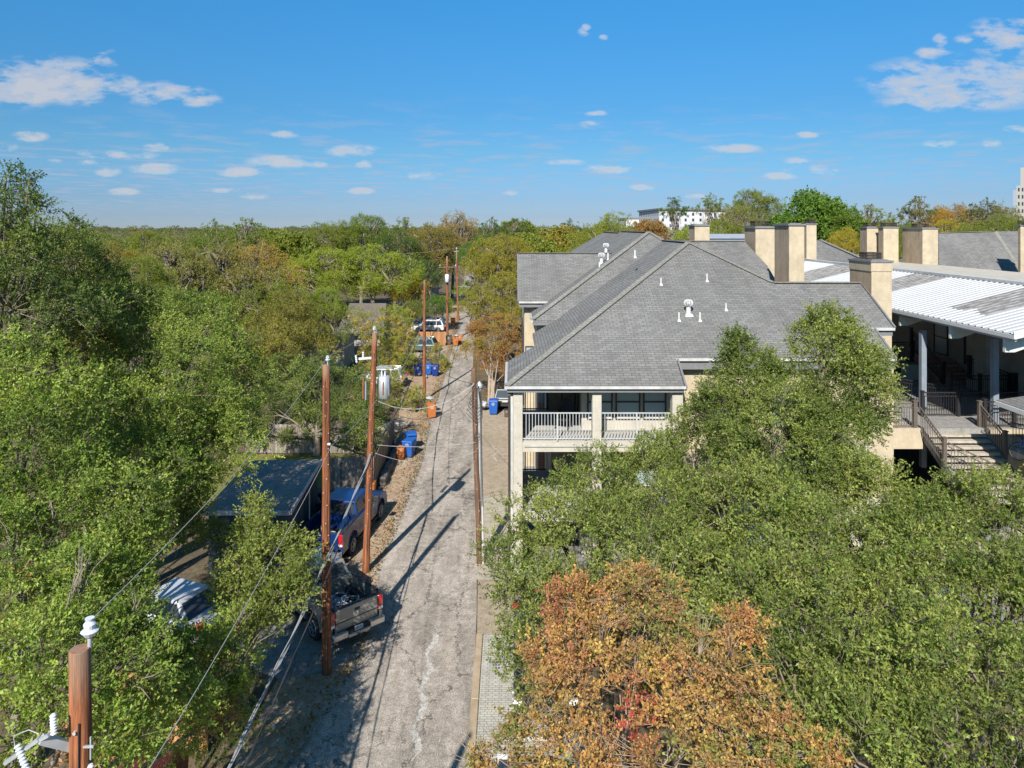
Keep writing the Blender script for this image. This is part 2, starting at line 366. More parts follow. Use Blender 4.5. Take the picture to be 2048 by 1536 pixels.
# ------------------------------------------------------------ foliage
def unit(a): return a/np.maximum(np.linalg.norm(a,axis=-1,keepdims=True),1e-9)
def clump_template(rng, nshoot, nleaf, L, W, spread=75, droop=.15, twigs=True, wild=.9):
    V=[]; K=[]
    for s in range(nshoot):
        th=rad(spread)*math.sqrt(rng.random()); ph=rng.random()*6.283
        d=np.array([math.sin(th)*math.cos(ph),math.sin(th)*math.sin(ph),math.cos(th)])
        ln=rng.uniform(.65,1.1); b=np.array([0,0,-.35])+rng.normal(0,.12,3)
        def pt(t): return b+d*t*ln*1.25+np.array([0,0,-droop])*t*t+np.array([d[0],d[1],0])*.1*t
        for i in range(nleaf):
            t=.3+.72*(i+rng.random())/nleaf
            p=pt(t); a=d*rng.uniform(.2,1.0)+unit(rng.normal(0,1,3))*wild; a=a/np.linalg.norm(a)
            n=np.array([0,0,.55])+rng.normal(0,.6,3); n=n-a*n.dot(a); n/=np.linalg.norm(n)+1e-9
            sd=np.cross(n,a); l=L*rng.uniform(.7,1.25); w=W*rng.uniform(.8,1.2)
            V.append([p, p+a*l*.5+sd*w/2+n*w*.12, p+a*l, p+a*l*.5-sd*w/2+n*w*.12]); K.append(0)
        if twigs:
            q0,q1=pt(.05),pt(1.0); side=unit(np.cross(d,rng.normal(0,1,3)))*W*.09
            V.append([q0-side,q0+side,q1+side*.4,q1-side*.4]); K.append(1)
    return np.array(V,dtype=np.float32), np.array(K)

def lobe_clumps(lobes, rng, dens, rc, gap=.25, inner=.35, zmin=-.5, flat=.85, rough=.22):
    P=[];N=[];Sc=[]
    for li,(x,y,z,r) in enumerate(lobes):
        c=np.array([x,y,z]); n=int(dens*12.57*r*r*.8)+6
        for layer,(fr,cnt) in enumerate(((1.0,n),(.62,int(n*inner)))):
            d=unit(rng.normal(0,1,(cnt,3))); d=d[d[:,2]>zmin]
            rr=r*fr*(1+rough*rng.normal(0,.5,len(d)))
            # lumpy surface: noise in direction
            off=np.array([mnoise.noise(Vector((c+dd*r)*.8/ max(rc*2.2,.1)*.5))+.5*mnoise.noise(Vector((c+dd*r)*.45)) for dd in d]) if len(d) else np.zeros(0)
            rr=rr*(1+.42*off)
            p=c+d*rr[:,None]*np.array([1,1,flat])
            keep=np.ones(len(d),bool)
            for lj,(a,b,e,q) in enumerate(lobes):
                if lj==li: continue
                dist=np.linalg.norm((p-np.array([a,b,e]))/np.array([1,1,flat]),axis=1); keep&=dist>q*.72
            if layer==0: keep&=~((off<-.12)&(rng.random(len(d))<gap*2.2))
            nn=unit(d*.75+np.array([0,0,.38])+rng.normal(0,.22,d.shape))
            P.append(p[keep]);N.append(nn[keep]);Sc.append(rc*rng.uniform(.65,1.35,keep.sum()))
    return np.concatenate(P),np.concatenate(N),np.concatenate(Sc)

def crown_mesh(name, P, N, Sc, temps, rng, cols, twigcol=(.30,.25,.20), accent=None, acc=0.0, vary=.30, hue=None, spot=None):
    """one leaf mesh: clump templates turned to N at P; cols = colours mixed clump by clump"""
    M_=len(P)
    z=N; t=unit(rng.normal(0,1,(M_,3))); x=unit(np.cross(t,z)); y=np.cross(z,x)
    R=np.stack([x,y,z],axis=2)   # columns
    ti=rng.integers(0,len(temps),M_)
    cols=np.array(cols,dtype=np.float32)
    VV=[];CC=[]
    # slow drift of colour over the crown plus clump to clump
    drift=np.array([mnoise.noise(Vector(p)*.45) for p in P])*.9+.5
    cm=np.clip(drift+rng.normal(0,.22,M_),0,1)*(len(cols)-1)
    lo=np.clip(cm.astype(int),0,max(len(cols)-2,0)); fr=(cm-lo)[:,None]
    base=cols[lo]*(1-fr)+cols[np.minimum(lo+1,len(cols)-1)]*fr if len(cols)>1 else np.repeat(cols,M_,0)
    base=base*rng.uniform(.85,1.15,(M_,1))
    isacc=rng.random(M_)<acc if accent is not None else np.zeros(M_,bool)
    if accent is not None:
        accn=np.array([mnoise.noise(Vector(p)*.8+Vector((31,7,3))) for p in P]); isacc|=(accn>.52)&(acc>0)
        if spot is not None: isacc=(rng.random(M_)<acc)|((np.linalg.norm(P-np.array(spot[:3]),axis=1)<spot[3])&(rng.random(M_)<.75))
        base[isacc]=np.array(accent)*rng.uniform(.8,1.2,(isacc.sum(),1))
    for k,(TV,TK) in enumerate(temps):
        idx=np.where(ti==k)[0]
        if not len(idx): continue
        v=np.einsum('mij,qcj->mqci',R[idx],TV)*Sc[idx][:,None,None,None]+P[idx][:,None,None,:]
        c=np.repeat(base[idx][:,None,:],len(TV),1)*(1+vary*rng.uniform(-1,1,(len(idx),len(TV),1)))
        c=c*(1+.10*rng.uniform(-1,1,(len(idx),len(TV),3)))
        c[:,TK==1,:]=np.array(twigcol)
        VV.append(v.reshape(-1,3)); CC.append(c.reshape(-1,3))
    V=np.concatenate(VV).astype(np.float32); C=np.clip(np.concatenate(CC),0,1)
    return quads(name,V,C)
def quads(name,V,C):
    nq=len(V)//4; me=bpy.data.meshes.new(name)
    me.vertices.add(len(V)); me.vertices.foreach_set('co',V.ravel())
    me.loops.add(len(V)); me.loops.foreach_set('vertex_index',np.arange(len(V),dtype=np.int32))
    me.polygons.add(nq); me.polygons.foreach_set('loop_start',np.arange(0,len(V),4,dtype=np.int32))
    me.update(calc_edges=True)
    a=me.attributes.new('Col','FLOAT_COLOR','FACE')
    a.data.foreach_set('color',np.concatenate([C,np.ones((nq,1))],1).astype(np.float32).ravel())
    return me

def limbs(mb, base, top, tr, lobes, rng, P=None, ntw=0, n=7, fork=.35, thin=1.0):
    base=Vector(base); top=Vector(top); h=top-base
    def wob(p,q,m,a):
        out=[]
        for i in range(m+1):
            t=i/m; w=Vector(rng.normal(0,a,3)) if 0<i<m else Vector((0,0,0)); out.append(Vector(p).lerp(Vector(q),t)+w)
        return out
    fk=base+h*fork
    mb.tube(wob(base,fk,4,tr*.25),[tr*1.25,tr,tr*.93,tr*.88,tr*.82],n)
    for (x,y,z,r) in lobes:
        e=Vector((x,y,z)); s=base.lerp(fk,rng.uniform(.75,1.0)); mid=s.lerp(e,.5)+Vector((0,0,abs(e.z-s.z)*.12))
        pts=wob(s,mid,2,r*.06)+wob(mid,e,2,r*.08)[1:]
        w=tr*min(.6,.25+r*.12); mb.tube(pts,[w,w*.85,w*.7,w*.5,w*.35],6)
        for k in range(4):
            d=Vector(unit(rng.normal(0,1,3))); d.z=abs(d.z)*.8+.1; q=e+Vector((d.x,d.y,d.z))*r*.8
            mb.tube(wob(pts[2 if k%2 else 3],q,3,r*.07),[w*.4*thin,w*.28*thin,w*.16*thin,w*.05*thin],4,cap=False)
    if P is not None and ntw:
        ce=[Vector(l[:3]) for l in lobes]
        for i in rng.choice(len(P),min(ntw,len(P)),replace=False):
            p=Vector(P[i]); c=min(ce,key=lambda q:(q-p).length); s=c.lerp(p,.25)
            mb.tube([s,s.lerp(p,.5)+Vector(rng.normal(0,.08,3)),s.lerp(p,1.0)],[.022*thin,.013*thin,.005*thin],3,cap=False)
    return mb

def make_tree(name,label,cat,base,lobes,temps,cols,seed,dens=3.2,rc=.42,tr=.2,bark='bark',leaf='leaf',group=None,gap=.25,inner=.4,accent=None,acc=0.0,ntw=60,twigcol=(.26,.21,.16),multi=1,zmin=-.5,vary=.38,flat=.85,bare=0,rough=.22,thin=1.0,spot=None):
    rng=np.random.default_rng(seed)
    root=empty(name,base,0,label,cat,group)
    bx=Vector(base); L=[(x-bx.x,y-bx.y,z-bx.z,r) for (x,y,z,r) in lobes]
    P,N,Sc=lobe_clumps(L,rng,dens,rc,gap,inner,zmin,flat,rough)
    me=crown_mesh('crown',P,N,Sc,temps,rng,cols,twigcol,accent,acc,vary,None,None if spot is None else (spot[0]-bx.x,spot[1]-bx.y,spot[2]-bx.z,spot[3]))
    o=bpy.data.objects.new('crown',me); COL.objects.link(o); me.materials.append(M[leaf]); o.parent=root
    cx=sum(l[0]*l[3] for l in L)/sum(l[3] for l in L); cy=sum(l[1]*l[3] for l in L)/sum(l[3] for l in L); cz=max(l[2] for l in L)
    mb=MB()
    for k in range(multi):
        off=Vector((rng.normal(0,.22),rng.normal(0,.22),0)) if multi>1 else Vector((0,0,0))
        limbs(mb,off,(cx+off.x*3,cy+off.y*3,cz),tr,[l for i,l in enumerate(L) if i%multi==k] or L,rng,P,ntw//multi,thin=thin)
    for k in range(bare):   # bare branch tips that stand out of the leaves
        i=rng.integers(len(P)); p=Vector(P[i]); d=Vector(N[i])
        for j in range(5):
            q=p+d*rng.uniform(.3,.9)*rc*2+Vector(rng.normal(0,.22,3)); mb.tube([p-d*.3,p.lerp(q,.5)+Vector(rng.normal(0,.04,3)),q],[.02*thin,.012*thin,.004*thin],3,cap=False)
    mb.build('trunk',M[bark],root)
    return root

RT=np.random.default_rng(5)
T_OAK=[clump_template(RT,13,15,.16,.085,82,.1) for _ in range(7)]
T_LIVE=[clump_template(RT,11,14,.185,.090,76,-.02) for _ in range(7)]     # small leaves on upright shoots
T_CRAPE=[clump_template(RT,10,12,.20,.13,74,.1) for _ in range(6)]
T_TUFT=[clump_template(RT,7,8,.36,.24,80,.12,twigs=False) for _ in range(6)]
T_FINE=[clump_template(RT,8,9,.24,.13,80,.1,twigs=True) for _ in range(6)]
T_BAMBOO=[clump_template(RT,6,11,.34,.07,40,.35) for _ in range(5)]
T_PECAN=[clump_template(RT,6,9,.30,.15,60,.2) for _ in range(5)]

# ---- prototypes for trees further off: crown of unit radius, unit height
def proto(kind,seed,temps,nl,dens,rc,spreadz=(.55,.92),inner=.3,gap=.35,twigs=0,top=1.0,R=1.0,leaf='leaf',aspect=1.15,tw=.012):
    """unit tree: radius 1, height 1 (z is scaled by aspect while built)"""
    rng=np.random.default_rng(seed); A=aspect*2
    L=[]
    for i in range(nl):
        a=i*2.4+rng.random()*.8; q=math.sqrt((i+.4)/nl)*.66*R
        zc=(top-.26-.33*(q/.66)**2*(1 if spreadz[0]<.5 else .55)-rng.random()*.14)*A
        L.append((q*math.cos(a),q*math.sin(a),zc,rng.uniform(.27,.40)*R))
    for i in range(nl//2):
        a=rng.random()*6.28; q=rng.uniform(.2,.6)*R; L.append((q*math.cos(a),q*math.sin(a),(spreadz[0]*.75+rng.random()*.12)*A,rng.uniform(.26,.36)*R))
    P,N,Sc=lobe_clumps(L,rng,dens,rc,gap,inner,-.7,.9,.3)
    me=crown_mesh('crown',P,N,Sc,temps,rng,[(.75,.85,.8),(1,1,1),(1.25,1.12,1.0)],(1.3,1.1,1.6),None,0,.32)
    tb=MB(); limbs(tb,(0,0,-.1),(0,0,A*.75),.05,L,rng,P,twigs,6,.55)
    if twigs:
        for k in range(twigs):
            i=rng.integers(len(P)); p=Vector(P[i]); d=Vector(N[i]); q=p+d*rng.uniform(.03,.11)+Vector(rng.normal(0,.02,3)); tb.tube([p-d*.2,q],[tw,.0012],3,cap=False)
    co=np.zeros(len(me.vertices)*3,dtype=np.float32); me.vertices.foreach_get('co',co); co=co.reshape(-1,3); zt=float(np.percentile(co[:,2],99.7)); rt=float(np.percentile(np.hypot(co[:,0],co[:,1]),97)); A=zt
    me.transform(Matrix.Diagonal((1/rt,1/rt,1/A,1))); to=tb.build('trunk',M['bark']); tm=to.data; bpy.data.objects.remove(to)
    tm.transform(Matrix.Diagonal((1/rt,1/rt,1/A,1)))
    me.materials.append(M[leaf]); return me,tm
PR={}
PR['round']=[proto('r',s,T_TUFT,11,46,.13) for s in (1,2,3)]
PR['loose']=[proto('l',s,T_TUFT,9,30,.11,gap=.55,inner=.12,twigs=120,leaf='leafdry') for s in (4,5)]
PR['fine']=[proto('f',s,T_FINE,14,105,.075,gap=.45,inner=.3,twigs=90) for s in (6,7,8)]
PR['dryfine']=[proto('d',s,T_FINE,14,95,.07,gap=.55,inner=.2,twigs=260,leaf='leafdry',tw=.0035) for s in (9,10)]
PR['spray']=[proto('s',s,T_TUFT,12,24,.085,gap=.6,inner=.05,twigs=160,leaf='leafdry') for s in (11,12)]
pcount={}
def put_tree(kind,x,y,ztop,R,color,label,group='trees of the neighbourhood',name='broadleaf_tree',cat='tree',zb=0,rz=None):
    i=pcount.get(kind,0); pcount[kind]=i+1
    cm,tm=PR[kind][i%len(PR[kind])]
    root=empty(name,(x,y,zb),(i*2.17)%6.28 if rz is None else rz,label,cat,group)
    for nm,me in (('crown',cm),('trunk',tm)):
        o=bpy.data.objects.new(nm,me); COL.objects.link(o); o.parent=root; Hh=ztop-zb; sv=min(Hh,R*2.2) if nm=='crown' else Hh; o.scale=(R,R,sv); o.location=(0,0,Hh-sv)
        o.color=(*color,1) if nm=='crown' else (1,1,1,1)
    return root
def px_tree(kind,px,py,d,wpx,color,label,name='broadleaf_tree',**k):
    p=at(px,py,d); return put_tree(kind,p.x,d,p.z,wpx*d/F/2,color,label,name=name,**k)
# ------------------------------------------------------------ the setting
def sheet(name,pts,z,m,kind='structure'):
    mb=MB(); mb.poly([(x,y,z) for x,y in pts]); o=mb.build(name,m); return tag(o,kind=kind)
ROT=math.radians
def strip(L,R):  # lists of (y, x)
    return [(x,y) for y,x in L]+[(x,y) for y,x in reversed(R)]
def interp(tab,y):
    for (a,xa),(b,xb) in zip(tab,tab[1:]):
        if a<=y<=b: return xa+(xb-xa)*(y-a)/(b-a)
    return tab[-1][1]
ALR=[(-8,-.1),(6,-.75),(18.4,-1.2),(24.7,-1.22),(29.5,-1.5),(36.5,-1.9),(50,-2.75),(70,-3.9),(107,-5.5),(160,-8.4),(260,-14)]
ALL=[(-8,-7.0),(14,-6.4),(18.4,-5.9),(23,-5.1),(29,-5.6),(36.5,-5.55),(43,-5.6),(52,-6.1),(65,-6.5),(81,-7.1),(107,-8.1),(160,-11),(260,-17)]
def jag(tab,amp,step,seed):
    r=random.Random(seed); out=[]; y=tab[0][0]
    while y<tab[-1][0]:
        out.append((y,interp(tab,y)+r.uniform(-amp,amp)*(1 if y<90 else .3))); y+=step*(1 if y<70 else 4)
    return out+[tab[-1]]
def build_setting():
    # ground to the horizon: fine near, huge far (one sheet)
    g=MB(); R=[0,40,120,400,1200,4000,12000]; n=48
    vs=[(0,40,0)]; 
    for r in R[1:]:
        vs+=[(r*math.cos(2*math.pi*k/n),40+r*math.sin(2*math.pi*k/n),0) for k in range(n)]
    fs=[(0,1+k,1+(k+1)%n) for k in range(n)]
    for j in range(len(R)-2):
        fs+=[(1+j*n+k,1+(j+1)*n+k,1+(j+1)*n+(k+1)%n,1+j*n+(k+1)%n) for k in range(n)]
    g.add(vs,fs); tag(g.build('ground',M['dirt']),kind='structure')
    sheet('verge',strip(jag([(8,-7.8),(18,-7.3),(25,-7.3),(30,-7.0),(38,-7.2),(46,-7.6),(50,-8.0),(60,-9.4),(72,-10.6),(90,-11.5),(110,-11),(150,-13)],.15,1,3),jag([(y,x+.8) for y,x in ALL if y<=160],.02,2,4)),.004,M['verge'])
    sheet('alley_road',strip(jag(ALL,.13,.5,5),jag(ALR,.03,2,6)),.008,M['asphalt'])
    # long pale repair of the split surface
    r=random.Random(3); Lp=[];Rp=[]
    for i in range(62):
        y=18.6+i*.095; c=-2.62-.012*(y-18)+.10*math.sin(i*.35); w=.02+.085*abs(math.sin(i*.19+.3))+r.uniform(-.03,.03); w=max(w,.012)
        Lp.append((y,c-w+r.uniform(-.05,.05))); Rp.append((y,c+w+r.uniform(-.05,.05)))
    sheet('road_patch',strip(Lp,Rp),.013,M['patch'])
    # right side: kerb, pavers, concrete aprons
    sheet('paver_path',[(-1.0,6),(2.2,6),(2.2,24.4),(-1.0,24.4)],.012,M['paver'])
    k=MB()
    for a,b in ((2,8),(8,11.5),(11.5,15),(15,18),(18,21),(21,24.4)):
        x0,x1=interp(ALR,a),interp(ALR,b)
        k.prism([(x0-.0,a+.01,0),(x0+.22,a+.01,0),(x1+.22,b-.01,0),(x1-.0,b-.01,0)],(0,0,.07))
    tag(k.build('curb',M['curb'],bevel=.015),kind='structure')
    for i,(y,x0,x1) in enumerate(((14.25,-.45,1.6),(19.35,-.42,1.3),(11.6,-.3,1.6))):
        tag(MB().poly([(x0,y,.018),(x1,y,.018),(x1,y+.13,.018),(x0,y+.13,.018)]).build('parking_line',M['line']),kind='structure')
    d=MB()
    for i in range(6):
        for j in range(6):
            if random.Random(i*7+j).random()<.62: x=-.62+i*.085; y=22.2+j*.15; d.poly([(x,y,.018),(x+.06,y,.018),(x+.06,y+.10,.018),(x,y+.10,.018)])
    tag(d.build('paint_mark',plain('paint_faded_black',(.10,.10,.11),.8)),kind='structure')
    sheet('concrete_apron',[(-1.2,24.4),(2.5,24.4),(2.5,28.2),(-1.35,28.2)],.014,M['concrete_tan'])
    sheet('parking_pad',[(-1.5,28.2),(.1,28.2),(.1,37),(-1.9,37)],.015,M['concrete'])
    sheet('parking_bay',[(-1.88,37),(-.1,37),(-.1,54.5),(-2.95,54.5)],.012,M['concrete_tan'])
    r=random.Random(8)
    for k,(x0,y0) in enumerate(((-1.05,44.6),(-1.2,43.4),(-.9,42.4),(-1.15,46.5))):
        Lp=[];Rp=[]
        for i in range(9): y=y0+i*.13; c=x0+.05*i*(1 if k%2 else -.6); w=.028*math.sin(math.pi*(i+.3)/9)+.008; Lp.append((y,c-w+r.uniform(-.012,.012))); Rp.append((y,c+w+r.uniform(-.012,.012)))
        if k<3: sheet('paint_scrape',strip(Lp,Rp),.018,M['patch'])
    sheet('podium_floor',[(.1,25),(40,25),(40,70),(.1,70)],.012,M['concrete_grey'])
    # left: driveway slab where the grey pick-up stands, yard grass, drives further on
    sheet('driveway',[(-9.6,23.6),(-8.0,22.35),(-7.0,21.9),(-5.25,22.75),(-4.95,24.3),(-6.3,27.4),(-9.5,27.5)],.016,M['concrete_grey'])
    sheet('back_yard_lawn',[(-17,35.2),(-9.8,35.2),(-9.8,43.8),(-17,43.8)],.012,M['grass'])
    sheet('driveway',[(-13,78),(-8.1,77),(-8.0,82),(-13,83)],.012,M['concrete'])
    sheet('sidewalk',[(-7.15,68),(-6.75,68),(-7.45,82),(-8.1,82)],.016,M['concrete'])
    sheet('driveway',[(-14,92),(-8.3,92),(-8.5,97),(-14,97)],.012,M['concrete'])
    sheet('driveway',[(-20,100),(-9.6,100),(-10,112),(-20,112)],.012,M['concrete_grey'])

# ---- sky
def build_world(elev,rot,strength=.1):
    w=bpy.data.worlds.new('World'); S.world=w; w.use_nodes=True; nt=w.node_tree; nt.nodes.clear()
    T=NT.__new__(NT); T.t=nt; T.m=None
    sk=T.n('ShaderNodeTexSky'); sk.sky_type='NISHITA'; sk.sun_disc=False; sk.sun_elevation=elev; sk.sun_rotation=rot
    sk.air_density=1.0; sk.dust_density=.6; sk.ozone_density=3.0; sk.altitude=150
    co=T.n('ShaderNodeTexCoord'); v=co.outputs['Generated']; sep=T.n('ShaderNodeSeparateXYZ'); T.l(v,sep.inputs[0])
    y=T.math('MAXIMUM',sep.outputs[1],.02); u=T.math('DIVIDE',sep.outputs[0],y); q=T.math('DIVIDE',sep.outputs[2],y)
    # colour of the air: deeper and bluer than the sky model gives, as in the photograph
    col=T.mix(1,sk.outputs[0],SKYTINT,'MULTIPLY')
    up=T.ramp(sep.outputs[2],[(0.0,(1.0,.86,.92)),(.015,(.72,.68,.82)),(.04,(.60,.62,.75)),(.10,(.55,.69,.70)),(.16,(.47,.735,.76)),(.30,(.45,.98,1.0))])
    col=T.mix(1,col,up,'MULTIPLY')
    cb=T.n('ShaderNodeCombineXYZ'); T.l(u,cb.inputs[0]); T.l(q,cb.inputs[1])
    uv=cb.outputs[0]
    mp=T.n('ShaderNodeMapping'); T.l(uv,mp.inputs[0]); mp.inputs['Scale'].default_value=(1,2.6,1)
    nz=T.noise(mp.outputs[0],22,9,.62); nz2=T.noise(mp.outputs[0],6.5,5,.6)
    best=None
    for (px,py,a,b) in CLOUDS:
        s=T.n('ShaderNodeVectorMath',operation='SUBTRACT'); T.l(uv,s.inputs[0]); s.inputs[1].default_value=((px-CX)/F,(HY-py)/F,0)
        m=T.n('ShaderNodeVectorMath',operation='MULTIPLY'); T.l(s.outputs[0],m.inputs[0]); m.inputs[1].default_value=(F/(a*1.35),F/(b*1.5),0)
        l=T.n('ShaderNodeVectorMath',operation='LENGTH'); T.l(m.outputs[0],l.inputs[0])
        e=T.math('SUBTRACT',1.0,l.outputs['Value'])
        best=e if best is None else T.math('MAXIMUM',best,e)
    nsum=T.math('ADD',T.math('MULTIPLY',T.math('SUBTRACT',nz,.5),4.0),T.math('MULTIPLY',T.math('SUBTRACT',nz2,.5),3.4))
    body=T.math('ADD',best,nsum)
    dens=T.ramp(T.math('MULTIPLY',body,.75),[(.04,0.0),(.9,.84)],'LINEAR')
    dens=T.math('MULTIPLY',dens,T.ramp(best,[(0.0,0.0),(.35,1.0)]))
    # thin low layers seen edge-on, dense near the horizon
    zc=T.math('ADD',T.math('MAXIMUM',q,0.0),.022)
    lx=T.math('DIVIDE',u,zc); ly=T.math('DIVIDE',1.0,zc)
    c2=T.n('ShaderNodeCombineXYZ'); T.l(lx,c2.inputs[0]); T.l(ly,c2.inputs[1])
    lay=T.noise(c2.outputs[0],1.9,6,.6)
    la=T.ramp(lay,[(.50,0.0),(.66,.72)]); la=T.math('MULTIPLY',la,T.ramp(q,[(0.0,.45),(.03,1.0),(.10,.7),(.19,0.0)]))
    shade=T.ramp(T.math('ADD',body,T.math('MULTIPLY',nz,.0)),[(.15,(1.08,1.07,1.10)),(.7,(1.10,1.08,1.10)),(1.3,(.93,.95,1.03))])
    ck=T.n('ShaderNodeVectorMath',operation='SCALE'); T.l(shade,ck.inputs[0]); ck.inputs['Scale'].default_value=CLOUDLUM
    col=T.mix(la,col,tuple(CLOUDLUM*c for c in (.68,.77,1.0)))
    col=T.mix(dens,col,ck.outputs[0])
    bg=T.n('ShaderNodeBackground'); T.l(col,bg.inputs[0]); bg.inputs[1].default_value=strength
    o=T.n('ShaderNodeOutputWorld'); T.l(bg.outputs[0],o.inputs[0])
SKYTINT=(.55,.80,1.05); CLOUDLUM=4.6
CLOUDS=[(95,160,125,38),(30,183,85,28),(160,182,66,26),(215,122,26,18),(240,168,36,15),(330,188,80,20),(395,200,45,11),
 (1166,64,11,8),(1172,56,9,7),(1208,74,9,5),(2020,75,80,34),(2000,62,50,20),(1900,160,150,38),(1985,165,120,42),(1900,205,120,15),(1868,108,34,13),(1880,82,14,12),(1930,80,20,9),
 (58,273,34,9),(8,294,24,8),(560,324,58,11),(632,328,24,6),(568,269,26,7),(707,302,48,10),(730,329,18,8),(835,350,38,9),(1190,227,22,6),(1188,248,26,8),
 (1462,297,52,8),(1612,270,22,6),(1217,338,44,9),(1130,325,34,6),(1595,322,26,6),(1640,340,60,9),(1560,352,34,6),(1882,287,32,7),(1995,287,32,8),(2035,258,30,7),
 (207,343,30,9),(310,338,44,10),(230,310,80,9),(115,320,34,6),(177,324,28,6),(318,296,34,8),(480,345,52,9),(1290,374,26,6),(1018,386,16,5),(720,382,26,6),(250,383,30,6),(1390,390,30,6),(450,380,34,6),(512,392,34,6)]
def build_light():
    el=rad(38); az=rad(14.4)
    d=Vector((math.sin(az)*math.cos(el),math.cos(az)*math.cos(el),-math.sin(el)))
    L=bpy.data.lights.new('sun','SUN'); L.energy=4.6; L.angle=rad(.5); L.color=(1,.95,.87)
    o=bpy.data.objects.new('sun',L); COL.objects.link(o); o.rotation_euler=d.to_track_quat('-Z','Y').to_euler(); o.location=(-20,-30,60)
    build_world(el,math.pi+az,.075)
def build_camera():
    c=bpy.data.cameras.new('camera'); c.sensor_width=36; c.lens=F/2048*36; c.shift_y=-(768-HY)/2048; c.clip_end=20000; c.clip_start=.1
    o=bpy.data.objects.new('camera',c); COL.objects.link(o); o.location=(0,0,H); o.rotation_euler=(rad(90),0,0); S.camera=o
    S.view_settings.view_transform='Standard'; S.view_settings.look='None'; S.view_settings.exposure=EXPO; S.view_settings.gamma=1
    S.cycles.max_bounces=8; S.cycles.diffuse_bounces=6; S.cycles.glossy_bounces=2; S.cycles.transmission_bounces=3; S.cycles.transparent_max_bounces=4
    S.cycles.caustics_reflective=False; S.cycles.caustics_refractive=False
EXPO=0.9
# ------------------------------------------------------------ buildings
def cap_line(mb,p,q,w=.30,t=.03):
    p=Vector(p)+Vector((0,0,t)); q=Vector(q)+Vector((0,0,t)); mb.bar(p,q,w,.035)
def vent_pipe(root,p,h=.45,r=.038,name='vent_pipe'):
    mb=MB(); mb.cyl((p[0],p[1],p[2]-.05),r,h,10); o=mb.build(name,M['white'],root)
    MB().frustum((p[0]-.08,p[0]+.08,p[1]-.08,p[1]+.08,p[2]-.05),(p[0]-.045,p[0]+.045,p[1]-.045,p[1]+.045,p[2]+.05)).build('flashing',M['white'],o)
def turbine_vent(root,p):
    mb=MB(); mb.cyl((p[0],p[1],p[2]-.1),.11,.42,12)
    o=mb.build('roof_vent',M['white'],root)
    h=MB()
    for k in range(14):
        a=k*2*math.pi/14; pts=[]
        for j in range(6):
            b=math.pi*j/5; r=.08+.12*math.sin(b); pts.append((p[0]+r*math.cos(a+j*.08),p[1]+r*math.sin(a+j*.08),p[2]+.34+.15*(1-math.cos(b))))
        h.tube(pts,.022,4)
    h.ball((p[0],p[1],p[2]+.5),.11,10,6,.7); h.build('vent_head',M['white'],o)
    MB().frustum((p[0]-.19,p[0]+.19,p[1]-.19,p[1]+.19,p[2]-.10),(p[0]-.13,p[0]+.13,p[1]-.13,p[1]+.13,p[2]+.02)).build('flashing',M['white'],o)
def chimney(root,x0,x1,y0,y1,z0,z1,screen=True,band=False):
    mb=MB(); mb.box(x0+.004,x1,y0,y1,z0,z1); o=mb.build('chimney',M['stucco'],root)
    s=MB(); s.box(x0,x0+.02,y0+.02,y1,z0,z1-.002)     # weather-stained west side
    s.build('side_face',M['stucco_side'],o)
    c=MB(); c.box(x0-.07,x1+.07,y0-.07,y1+.07,z1,z1+.09); c.box(x0+.1,x1-.1,y0+.15,y1-.15,z1+.09,z1+.13); c.build('chimney_cap',M['fascia'],o)
    if band: MB().box(x0-.03,x1+.03,y0-.03,y1+.03,z1-.42,z1-.004).build('trim_band',M['stucco'],o)
    if screen:
        g=MB(); a,b,cc,dd=x0+.16,x1-.14,(y0+y1)/2-.38,(y0+y1)/2+.38; zb=z1+.14; zt=z1+.42
        for t in range(12):
            f=t/11
            for (p,q) in (((a,cc),(b,cc)),((a,dd),(b,dd)),((a,cc),(a,dd)),((b,cc),(b,dd))):
                x=p[0]+(q[0]-p[0])*f; y=p[1]+(q[1]-p[1])*f; g.bar((x,y,zb),(x,y,zt),.018)
        for z in (zb,(zb+zt)/2,zt):
            g.bar((a,cc,z),(b,cc,z),.025); g.bar((a,dd,z),(b,dd,z),.025); g.bar((a,cc,z),(a,dd,z),.025); g.bar((b,cc,z),(b,dd,z),.025)
        g.box(a-.03,b+.03,cc-.03,dd+.03,zt,zt+.03)
        g.build('spark_screen',M['brownmetal'],o)
    return o
def window_y(root,x0,x1,y,z0,z1,glass='glassblind',rail=True,fr=.06,sill=True):
    """window in a wall that faces the camera side (-y)"""
    f=MB(); t=fr
    f.box(x0-t,x1+t,y-.05,y+.02,z1,z1+t); f.box(x0-t,x1+t,y-.05,y+.02,z0-t,z0); f.box(x0-t,x0,y-.05,y+.02,z0,z1); f.box(x1,x1+t,y-.05,y+.02,z0,z1)
    if rail: f.box(x0,x1,y-.045,y+.015,(z0+z1)/2-.03,(z0+z1)/2+.03)
    o=f.build('window',M['windowframe'],root)
    MB().box(x0,x1,y-.015,y+.01,z0,z1).build('pane',M[glass],o)
    if sill: MB().box(x0-.02,x1+.02,y-.09,y-.052,z0-.02,z0+.06).build('sill',M['gutter'],o)
    return o
def window_x(root,x,y0,y1,z0,z1,glass='glassdark',rail=True,s=-1):
    f=MB(); t=.06; a,b=sorted((x+s*.05,x-s*.02))
    f.box(a,b,y0-t,y1+t,z1,z1+t); f.box(a,b,y0-t,y1+t,z0-t,z0); f.box(a,b,y0-t,y0,z0,z1); f.box(a,b,y1,y1+t,z0,z1)
    if rail: f.box(a+.005,b-.005,y0,y1,(z0+z1)/2-.03,(z0+z1)/2+.03)
    o=f.build('window',M['windowframe'],root); a,b=sorted((x+s*.015,x-s*.01)); MB().box(a,b,y0,y1,z0,z1).build('pane',M[glass],o)
